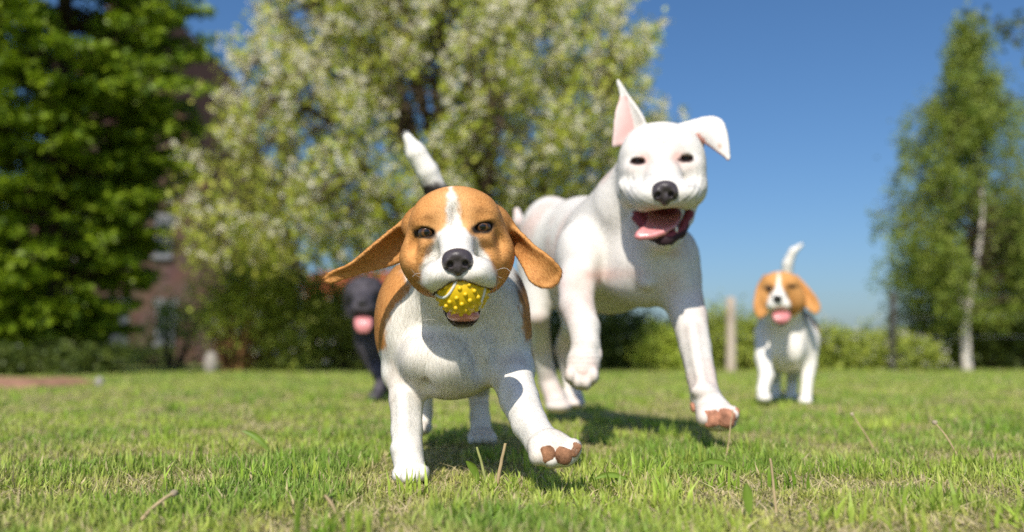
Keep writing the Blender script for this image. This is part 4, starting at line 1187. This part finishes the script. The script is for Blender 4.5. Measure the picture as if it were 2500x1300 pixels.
    gr = (np.clip((n2 - .62) * 5, 0, 1)) * (G(1600, 450, 90, 40) + .8 * G(1690, 450, 40, 60) + .6 * G(1620, 370, 70, 40)) * front
    col = mixc(col, np.array([.34, .32, .32]), np.clip(gr, 0, .55))
    for (ex, ey) in ((1557, 396), (1674, 390)):
        e = np.sqrt(((px - ex) / 22) ** 2 + ((py - ey) / 8.5) ** 2)
        col = mixc(col, np.array([.05, .03, .03]), (1 - sstep(.75, 1.1, e)) * (V[:, 1] < 1.88))
    earin = ((tg['earL'] > .5) & (N[:, 1] < -.1) & (px < 1546 + (py - 300) * .25) & (py > 236))
    col = np.where(earin[:, None], mixc(np.tile(np.array([.74, .42, .39]), (len(V), 1)), W2, np.clip(.0 + .5 * (n3 - .4) + .4 * sstep(330, 250, py) * 0 + .45 * sstep(1530, 1500, px), 0, .8)), col)
    ir = (tg['earR'] > .4) & (N[:, 2] < -.2)
    col = np.where(ir[:, None], np.array([.66, .34, .28])[None], col)
    spot = (tg['earR'] > .5) * G(1757, 357, 6, 7)
    col = mixc(col, np.array([.45, .22, .10]), np.clip(spot, 0, 1) * .7)
    # inside of the mouth and the dark lips
    q = ((px - 1615) / 74) ** 2 + ((py - 538) / 46) ** 2
    cav = P(1612, 535, 1.80); loc = (V - cav) / np.array([S(66, 1.8), .09, S(43, 1.8)])
    cin = (loc ** 2).sum(1) < 1.12
    jawt = tg['jaw'] + tg['throat']
    mouth = cin & (V[:, 1] > 1.70) & ((N[:, 2] < -.25) | (N[:, 1] < .2)) & (py > 498)
    jin = (jawt > .5) & ((N[:, 2] > .25) | (((V - P(1622, 548, 1.80)) / np.array([S(41, 1.8), .064, S(29, 1.8)])) ** 2).sum(1).__lt__(1.15)) & (V[:, 1] < 1.93)
    lip = (tg['jaw'] > .5) & (V[:, 1] < 1.80) & (py < 600)
    col[lip] = (.045, .025, .03)
    mouth = mouth & (tg['muzzle'] < .75)
    col[mouth | jin] = (.27, .06, .07)
    body_o = mesh_obj('body', V, Q, M_SKIN, root, cols=col)
    dens = np.ones(len(V)); dens[mouth | jin | lip | earin] = 0
    for (x, y, Y, r) in ((1557, 396, 1.795, .016), (1674, 390, 1.795, .016), (1623, 470, 1.705, .030), (1740, 1026, 1.745, .016), (1772, 1022, 1.745, .016)):
        dens *= sstep(r * .7, r * 1.1, np.linalg.norm(V - P(x, y, Y), axis=1))
    grow_fur(V, Q, N, fl, L, dens, col, 160000, .00022, M_FUR, body_o, lift=.2, seed=12, clump=np.full(len(V), .5), colvar=.09)
    nose_part(root, 1623, 471, 1.698, 66, 60, .024, roll=2, vox=.0018)
    eye_obj(P(1558, 396, 1.8105), .015, nrm(P(1250, 650, 0) - P(1558, 396, 1.8)), root, (.07, .04, .025), M_EYE)
    eye_obj(P(1674, 390, 1.8105), .015, nrm(P(1250, 650, 0) - P(1674, 390, 1.8)), root, (.09, .06, .04), M_EYE)
    def tong(t):
        t.patch([(1588, 522, 1.86), (1584, 540, 1.80), (1572, 560, 1.762), (1560, 570, 1.752), (1555, 578, 1.75)],
                [(1660, 524, 1.86), (1652, 545, 1.79), (1634, 560, 1.752), (1600, 574, 1.745), (1562, 580, 1.748)], .0048, bow=-.10)
        t.patch([(1575, 562, 1.757), (1562, 571, 1.751), (1557, 577, 1.749)], [(1618, 568, 1.748), (1590, 577, 1.746), (1562, 580, 1.748)], .005)
    solid('tongue', tong, .0022, M_TONGUE, root)
    for (x, y, r, h) in ((1598, 563, 4, 9), (1651, 562, 4.5, 10), (1634, 572, 3, 6), (1613, 573, 3, 6)):
        V, Q, D = ball_mesh(P(x, y, 1.768), (S(r, 1.77), S(r, 1.77), S(h, 1.77)), 12, 10); mesh_obj('tooth', V, Q, M_TOOTH, root)
    pad_part(root, 1738, 1022, 1.7495, 21, 21, .010, M_PADP, 8)
    pad_part(root, 1773, 1021, 1.7475, 23, 22, .010, M_PADP, -18)
    pad_part(root, 1794, 1012, 1.752, 9, 16, .009, M_PADP, -25)
    pad_part(root, 1693, 995, 1.800, 7, 12, .007, M_PADP, 10)
    return root
white_dog()

# ---------------------------------------------------------------- far beagle
def far_beagle():
    root = empty('dog', P(1918, 1000, 3.6) * np.array([1, 1, 0]))
    tag(root, 'tan and white beagle trotting far behind at right with its tail up', 'dog', 'running dogs')
    s = Sculpt(.0055); hf = ('from', P(1898, 730, 3.2))
    s.E(1905, 714, 3.37, 50, 46, .075, flow=hf, L=.007, tag='head')
    s.E(1905, 690, 3.34, 40, 24, .05, k=.03, flow=hf, L=.007, tag='head')
    s.E(1873, 735, 3.36, 26, 32, .05, k=.03, flow=hf, L=.007, tag='head')
    s.E(1938, 735, 3.36, 26, 32, .05, k=.03, flow=hf, L=.007, tag='head')
    s.C([(1903, 706, 3.31, 15), (1901, 722, 3.26, 18), (1899, 734, 3.22, 19)], k=.02, flow=hf, L=.005, tag='muzzle')
    s.E(1886, 745, 3.235, 17, 15, .04, k=.014, roll=14, flow=hf, L=.005, tag='muzzle')
    s.E(1914, 745, 3.235, 17, 15, .04, k=.014, roll=-14, flow=hf, L=.005, tag='muzzle')
    s.C([(1906, 762, 3.36, 26), (1907, 778, 3.28, 17), (1907, 782, 3.24, 14)], k=.012, flow=hf, L=.006, tag='jaw')
    s.E(1905, 766, 3.22, 19, 11, .06, k=.004, op='-')
    s.patch([(1868, 674, 3.38), (1850, 705, 3.36), (1842, 745, 3.34), (1846, 768, 3.33)], [(1874, 715, 3.35), (1872, 742, 3.325), (1870, 765, 3.315), (1856, 777, 3.325)], .007, bow=-.18, tag='ear')
    s.patch([(1942, 674, 3.38), (1970, 702, 3.36), (1994, 732, 3.34), (2002, 755, 3.33)], [(1950, 718, 3.38), (1962, 738, 3.36), (1978, 757, 3.34), (1993, 766, 3.33)], .007, bow=.15, tag='ear')
    s.C([(1908, 735, 3.44, 44), (1914, 790, 3.50, 58), (1920, 820, 3.56, 62)], k=.04, flow=(0, .2, -1), L=.014, tag='trunk')
    s.E(1918, 838, 3.52, 66, 72, .10, k=.04, flow=(0, .2, -1), L=.014, tag='trunk')
    s.E(1938, 850, 3.44, 24, 42, .05, k=.025, flow=(0, .2, -1), L=.014, tag='trunk')
    s.E(1922, 822, 3.72, 68, 76, .20, k=.05, L=.012, tag='trunk')
    s.E(1922, 805, 3.95, 54, 58, .16, k=.05, L=.012, tag='trunk')
    s.C([(1872, 820, 3.50, 28), (1864, 875, 3.44, 20), (1872, 915, 3.40, 18), (1862, 952, 3.37, 14), (1864, 968, 3.35, 15)], k=.03, tag='leg')
    s.E(1866, 972, 3.33, 17, 11, .03, k=.012, tag='leg')
    s.C([(1970, 830, 3.52, 28), (1974, 890, 3.49, 19), (1969, 945, 3.46, 13), (1967, 975, 3.44, 14)], k=.03, tag='leg')
    s.E(1965, 980, 3.42, 17, 10, .03, k=.012, tag='leg')
    s.C([(1890, 830, 3.92, 34), (1892, 890, 3.86, 20), (1893, 930, 3.94, 12), (1894, 966, 3.92, 12)], k=.03, tag='leg')
    s.E(1894, 972, 3.90, 16, 8, .03, k=.012, tag='leg')
    s.C([(1950, 830, 3.92, 34), (1940, 890, 3.86, 20), (1934, 930, 3.94, 13), (1932, 966, 3.92, 13)], k=.03, tag='leg')
    s.E(1932, 972, 3.90, 17, 8, .03, k=.012, tag='leg')
    s.C([(1918, 770, 4.04, 18), (1919, 690, 4.03, 14), (1923, 645, 4.0, 12), (1936, 614, 3.98, 9), (1957, 598, 3.97, 4)], k=.02, L=.016, tag='tail')
    V, Q = s.build(2); N = vnormals(V, Q); fl, L, tg = s.fields(V); px, py = proj(V)
    nz = fnoise(V * 60, 3) - .5; n2 = fnoise(V * 30 + 3, 2)
    tan = mixc(np.tile(TAN, (len(V), 1)), TAN_D, np.clip((n2 - .45) * 1.2, 0, .4))
    col = np.tile(WHITE, (len(V), 1))
    hl = np.interp(py, [668, 680, 705, 722, 745, 765], [2, 3, 8, 22, 30, 28])
    bl = sstep(-3, 4, hl - np.abs(px - 1901) + 12 * nz) * (V[:, 1] < 3.36)
    hc = mixc(tan, WHITE, bl)
    for (ex, ey) in ((1876, 703), (1933, 700)):
        hc = mixc(hc, BLK, np.clip(1.6 * np.exp(-(((px - ex) / 12) ** 2 + ((py - ey) / 4.5) ** 2)), 0, 1))
    hc = np.where((tg['ear'] > .45)[:, None], tan * .9, hc)
    hc = np.where(((tg['jaw'] > .4) & (V[:, 1] < 3.33))[:, None], np.array([.04, .02, .02])[None], hc)
    head = tg['head'] + tg['muzzle'] + tg['jaw'] + tg['ear'] > .5
    sd = sstep(-4, 4, np.abs(px - 1920) - np.interp(py, [720, 760, 800, 850, 880], [50, 55, 64, 70, 90]) + 14 * nz) * (V[:, 1] > 3.5)
    sd = np.maximum(sd, sstep(3.60, 3.68, V[:, 1]) * (N[:, 2] > -.4))
    bc = mixc(col, tan, sd * (tg['trunk'] > .5))
    bc = mixc(bc, BLK * 1.5, sstep(.2, .5, N[:, 2]) * (V[:, 1] > 3.5) * (tg['trunk'] > .5))
    dkc = np.exp(-(((px - 1963) / 8) ** 2 + ((py - 765) / 30) ** 2)) * (V[:, 1] > 3.42)
    bc = mixc(bc, BLK * 2, np.clip(dkc, 0, 1))
    col = np.where(head[:, None], hc, bc)
    body_o = mesh_obj('body', V, Q, M_SKIN, root, cols=col)
    dens = sstep(.012, .02, np.linalg.norm(V - P(1898, 730, 3.195), axis=1))
    grow_fur(V, Q, N, fl, L, dens, col, 26000, .00035, M_FUR, body_o, seed=13, lift=.22)
    nose_part(root, 1898, 730, 3.188, 22, 19, .015, vox=.0028, base=(.018, .014, .014))
    for (x, y) in ((1877, 704), (1933, 701)):
        eye_obj(P(x, y, 3.302), .010, (0, -1, 0), root, (.05, .03, .02), M_EYE)
    def tong(t):
        t.patch([(1893, 758, 3.29), (1890, 767, 3.225), (1891, 779, 3.205), (1899, 788, 3.205)], [(1923, 758, 3.29), (1926, 767, 3.225), (1925, 779, 3.205), (1916, 788, 3.205)], .0065, bow=.08)
    solid('tongue', tong, .0035, M_TONGUE, root)
far_beagle()

# ---------------------------------------------------------------- black dog
def black_dog():
    root = empty('dog', P(960, 1000, 3.85) * np.array([1, 1, 0]))
    tag(root, 'black shaggy dog with pink tongue half hidden behind the front beagle', 'dog', 'running dogs')
    s = Sculpt(.007); hf = ('from', P(886, 745, 3.45))
    s.E(893, 722, 3.68, 50, 46, .09, flow=hf, L=.02, tag='head')
    s.E(868, 712, 3.63, 18, 12, .04, k=.02, flow=(0, -.3, -1), L=.02, tag='head')
    s.E(908, 712, 3.63, 18, 12, .04, k=.02, flow=(0, -.3, -1), L=.02, tag='head')
    s.C([(888, 728, 3.62, 26), (886, 745, 3.52, 24)], k=.03, flow=hf, L=.015, tag='head')
    s.E(874, 756, 3.53, 18, 15, .05, k=.02, flow=(0, 0, -1), L=.02, tag='head')
    s.E(900, 756, 3.53, 18, 15, .05, k=.02, flow=(0, 0, -1), L=.02, tag='head')
    s.C([(890, 765, 3.66, 28), (887, 792, 3.56, 18)], k=.015, flow=(0, 0, -1), L=.02, tag='head')
    s.E(887, 780, 3.50, 16, 12, .07, k=.004, op='-')
    s.patch([(862, 690, 3.70), (848, 715, 3.69), (846, 745, 3.67), (850, 770, 3.66)], [(868, 712, 3.68), (866, 735, 3.65), (864, 758, 3.64), (856, 772, 3.65)], .010, bow=-.2, tag='ear', L=.02)
    s.patch([(922, 690, 3.70), (938, 715, 3.69), (941, 745, 3.67), (936, 770, 3.66)], [(918, 712, 3.68), (922, 735, 3.65), (924, 758, 3.64), (930, 772, 3.65)], .010, bow=.2, tag='ear', L=.02)
    s.C([(900, 745, 3.76, 42), (925, 810, 3.84, 60)], k=.04, flow=(0, .2, -1), L=.02, tag='trunk')
    s.E(935, 845, 3.82, 55, 62, .11, k=.04, flow=(0, .2, -1), L=.025, tag='trunk')
    s.E(955, 825, 4.08, 60, 64, .24, k=.05, L=.025, tag='trunk')
    s.E(965, 810, 4.35, 50, 54, .15, k=.05, L=.025, tag='trunk')
    s.C([(905, 845, 3.80, 28), (918, 895, 3.74, 19), (934, 930, 3.68, 15), (922, 960, 3.63, 13)], k=.03, tag='leg', L=.015)
    s.E(914, 970, 3.60, 16, 11, .04, k=.012, tag='leg', L=.01)
    s.C([(970, 850, 3.82, 28), (975, 910, 3.78, 18), (975, 960, 3.75, 14), (975, 978, 3.73, 15)], k=.03, tag='leg', L=.015)
    s.C([(935, 840, 4.3, 34), (932, 900, 4.24, 20), (935, 940, 4.34, 13), (935, 962, 4.32, 14)], k=.03, tag='leg', L=.015)
    s.C([(990, 840, 4.3, 34), (992, 900, 4.24, 20), (990, 940, 4.34, 13), (990, 962, 4.32, 14)], k=.03, tag='leg', L=.015)
    s.C([(965, 790, 4.45, 20), (972, 740, 4.55, 14), (985, 710, 4.6, 8)], k=.02, tag='tail', L=.03)
    V, Q = s.build(2); N = vnormals(V, Q); fl, L, tg = s.fields(V)
    n = fnoise(V * 30, 3); col = np.array([.085, .076, .086])[None] * (.4 + 1.2 * n)[:, None]
    body_o = mesh_obj('body', V, Q, M_SKIN, root, cols=col)
    grow_fur(V, Q, N, fl, L, np.ones(len(V)), col, 40000, .0005, M_FUR, body_o, seed=14, curl=.2, lift=.32)
    nose_part(root, 885, 742, 3.485, 24, 20, .018, vox=.0035, base=(.02, .017, .018))
    for (x, y) in ((870, 722), (905, 722)):
        eye_obj(P(x, y, 3.605), .011, (0, -1, 0), root, (.04, .02, .012), M_EYE)
    def tong(t):
        t.patch([(872, 770, 3.56), (869, 782, 3.50), (869, 797, 3.485), (876, 811, 3.485)], [(902, 770, 3.56), (905, 782, 3.50), (905, 797, 3.485), (898, 811, 3.485)], .007, bow=.08)
    solid('tongue', tong, .004, M_TONGUE, root)
black_dog()

# ------------------------------------------------------------------ lawn
M_GRASS = mat_attr('grass_blade', rough=.5, spec=.25, trans=.25)
def grass(name, label, X, Y, H, Wd, lean, cols, seed=5):
    g = np.random.default_rng(seed); n = len(X)
    th = g.uniform(0, 2 * np.pi, n); d = np.stack([np.cos(th), np.sin(th), np.zeros(n)], 1)
    fa = th + np.pi / 2 + g.normal(size=n) * .9; sd = np.stack([np.cos(fa), np.sin(fa), np.zeros(n)], 1) * (Wd / 2)[:, None]
    b = np.stack([X, Y, np.full(n, -.004)], 1)
    up = np.array([0, 0, 1.0])
    z = np.sqrt(np.clip(1 - lean ** 2, .05, 1))
    m1 = b + up * (H * z * .55)[:, None] + d * (H * lean * .28)[:, None]
    tp = b + up * (H * z)[:, None] + d * (H * lean)[:, None]
    V = np.stack([b - sd, b + sd, m1 - sd * .85, m1 + sd * .85, tp], 1).reshape(-1, 3)
    o = np.arange(n)[:, None] * 5
    me_q = np.concatenate([o + [0, 1, 3], o + [0, 3, 2], o + [2, 3, 4]], 1).reshape(-1, 3)
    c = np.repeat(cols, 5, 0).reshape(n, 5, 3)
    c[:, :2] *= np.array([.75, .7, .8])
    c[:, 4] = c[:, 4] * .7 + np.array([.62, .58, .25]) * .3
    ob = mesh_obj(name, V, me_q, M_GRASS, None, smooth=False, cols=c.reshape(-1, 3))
    tag(ob, label, 'grass', None, 'stuff'); return ob
def lawn_points(n_near, y0, y1, power):
    """points with density falling with distance, inside the strip the camera can see plus a margin"""
    g = np.random.default_rng(int(n_near) + 1)
    u = g.random(n_near)
    if power == 0:
        y = y0 + (y1 - y0) * u
    else:
        y = y0 * (y1 / y0) ** u
    x = g.uniform(-1, 1, n_near) * (y * .62 + .6)
    return x, y
def lawn():
    g = np.random.default_rng(21)
    # mown blades
    xa, ya = lawn_points(115000, .72, 1.9, 1)
    xb, yb = lawn_points(130000, 1.9, 12.5, 1)
    X, Y = np.concatenate([xa, xb]), np.concatenate([ya, yb])
    p = np.stack([X, Y, X * 0], 1)
    n1, n2, n3 = fnoise(p * 3.2, 3), fnoise(p * 6 + 5, 3), fnoise(p * 1.1 + 2, 2)
    # gather blades into tufts
    cx = np.round(X / .03 + g.normal(size=len(X)) * .2) * .03; X = X * .6 + cx * .4
    lod = np.maximum(1, Y / 1.9)
    bare = sstep(.50, .66, n2)
    H = (.009 + .019 * n1 + .015 * g.random(len(X)) ** 2) * (1 - .55 * bare)
    H *= np.where(Y > 2.2, 1 + .25 * np.clip((Y - 2.2) / 6, 0, 1), 1)
    Wd = g.uniform(.0022, .0046, len(X)) * lod ** .75
    lean = np.clip(np.abs(g.normal(size=len(X)) * .62), 0, .96)
    t = np.clip((n1 - .5) * 2.6 + .5 + .25 * g.normal(size=len(X)), 0, 1)[:, None]
    col = np.array([.42, .53, .075]) * (1 - t) + np.array([.18, .34, .035]) * t
    yl = np.clip(sstep(.42, .62, n2) + .15 * g.normal(size=len(X)), 0, 1)[:, None]
    col = col * (1 - .6 * yl) + np.array([.58, .50, .18]) * .6 * yl
    st = (g.random(len(X)) < .07 + .26 * bare)[:, None]
    col = np.where(st, np.array([.66, .55, .31]) * g.uniform(.55, 1.15, (len(X), 1)), col * g.uniform(.75, 1.25, (len(X), 1)))
    grass('grass', 'short mown green and straw coloured grass of the lawn', X, Y, H, Wd, lean, col)
    # thatch: dry stems lying flat
    xs, ys = lawn_points(70000, .72, 5.0, 1)
    grass('dry_grass', 'dry straw lying between the green blades', xs, ys, g.uniform(.02, .05, len(xs)), g.uniform(.0016, .003, len(xs)) * np.maximum(1, ys / 2), np.clip(.93 + .04 * g.normal(size=len(xs)), .8, .985),
          np.array([.66, .55, .31]) * g.uniform(.45, 1.15, (len(xs), 1)), 6)
    # longer, broader tufts
    k = 190; tx, ty = lawn_points(k, .78, 4.5, 1); m = 22
    X = (tx[:, None] + g.normal(size=(k, m)) * .018).ravel(); Y = (ty[:, None] + g.normal(size=(k, m)) * .018).ravel()
    c = np.repeat(greens(k, (.22, .38, .035), (.42, .52, .08)), m, 0)
    grass('grass_tuft', 'longer brighter grass tufts standing out of the lawn', X, Y, g.uniform(.028, .055, len(X)), g.uniform(.003, .0062, len(X)), np.clip(np.abs(g.normal(size=len(X)) * .5), 0, .9), c * g.uniform(.8, 1.2, (len(X), 1)), 8)
lawn()

# single stalks and leaves that stand out of the lawn
M_STALK = mat_plain('dry_stalk', (.45, .34, .19), rough=.8, spec=.2, noise=.25, nscale=40)
M_STALKG = mat_plain('green_stalk', (.34, .36, .13), rough=.7, spec=.2, noise=.25, nscale=40)
M_HEAD = mat_plain('seed_head', (.42, .35, .25), rough=.95, spec=.05, noise=.3, nscale=60)
def stalk(label, foot, top, r, head=0.0, mat=M_STALK, bend=.08):
    a, b = P(*foot), P(*top)
    root = empty('grass_stalk', a); tag(root, label, 'stalk', 'stalks in the lawn')
    q = branch(a - np.array([0, 0, .006]), b, bend, .05, 9); V, Q = tube(q, np.linspace(r, r * .7, 9), 7)
    mesh_obj('stem', V, Q, mat, root)
    if head:
        V, Q, D = ball_mesh(np.zeros(3), (head, head, head * .9), 16, 12)
        V = V * (1 + .7 * (fnoise(D * 5, 2) - .5))[:, None] + b; mesh_obj('seed_head', V, Q, M_HEAD, root)
def gy(Y): return 868 + CAMH * F / Y
stalk('spent dandelion stalk with pale head in the right lawn', (2140, gy(1.75), 1.75), (2080, 1012, 1.78), .0016, .0035)
stalk('blurred brown dandelion stalk at the far right', (2355, gy(1.55), 1.55), (2282, 1032, 1.60), .0016, .0045)
stalk('cut yellow stem standing right of the planted beagle paw', (1212, gy(1.33), 1.33), (1234, 1083, 1.33), .0030, 0, M_STALK, .02)
stalk('dry bent stem left of the cut yellow stem', (1190, gy(1.34), 1.34), (1164, 1092, 1.34), .0024, 0, M_STALKG, .04)
stalk('blurred dry stalk with brown head in the left foreground', (345, gy(1.02) - 20, 1.02), (425, 1205, 1.06), .0024, .0045)
stalk('reddish dry stalk in the front left of the beagle', (830, gy(1.04) - 10, 1.04), (793, 1210, 1.05), .0024)
stalk('thin brown stem rising in front of the white puppy pads', (1770, gy(1.62), 1.62), (1790, 1000, 1.66), .0012, 0, M_STALK, .05)
stalk('curved straw in the right foreground', (1895, gy(1.12), 1.12), (1880, 1120, 1.14), .0018, 0, M_STALK, .12)
M_BROAD = mat_plain('plantain_leaf', (.16, .25, .03), rough=.45, spec=.35, noise=.2, nscale=30)
def broad_leaf(label, foot, tip, w, mat=M_BROAD):
    a, b = P(*foot), P(*tip); n = 10
    q = branch(a, b, .12, .02, n); t = np.linspace(0, 1, n); T = nrm(b - a); sdv = nrm(np.cross(T, [0, -1, .3]))
    wd = w * np.sin(np.pi * np.clip(t * .92 + .06, 0, 1)) ** .8
    nn = np.cross(sdv, T)
    V = np.stack([q - sdv * wd[:, None], q + nn * (.25 * wd)[:, None], q + sdv * wd[:, None]], 1).reshape(-1, 3)
    Q = []
    for i in range(n - 1):
        o = 3 * i; Q += [(o, o + 1, o + 4, o + 3), (o + 1, o + 2, o + 5, o + 4)]
    V2 = V + nn * -.0006
    m = len(V); Q2 = [tuple(x + m for x in reversed(q_)) for q_ in Q]
    ed = [(0, 3), ] ; rim = []
    for i in range(n - 1):
        rim += [(3 * i + 3, 3 * i, 3 * i + m, 3 * i + 3 + m), (3 * i + 2, 3 * i + 5, 3 * i + 5 + m, 3 * i + 2 + m)]
    tag(mesh_obj('broad_leaf', np.vstack([V, V2]), [tuple(x) for x in Q + Q2 + rim], mat), label, 'leaf', 'broad leaves in the lawn')
broad_leaf('bright green broad leaf between the front beagle paws', (1170, gy(1.31) - 12, 1.31), (1138, 1126, 1.30), .0055)
broad_leaf('dark narrow leaf lying in the lawn right of the reaching paw', (1800, gy(1.35) - 30, 1.35), (1702, 1135, 1.33), .004)
broad_leaf('long dark grass leaf lying flat in the middle right lawn', (1530, gy(1.28) - 24, 1.28), (1450, 1170, 1.27), .004)
broad_leaf('broad light leaf in the blurred right foreground', (1830, gy(1.05) - 8, 1.05), (1822, 1180, 1.05), .006)
broad_leaf('green leaf in the left lawn', (660, gy(1.7) - 8, 1.7), (590, 1052, 1.7), .006)
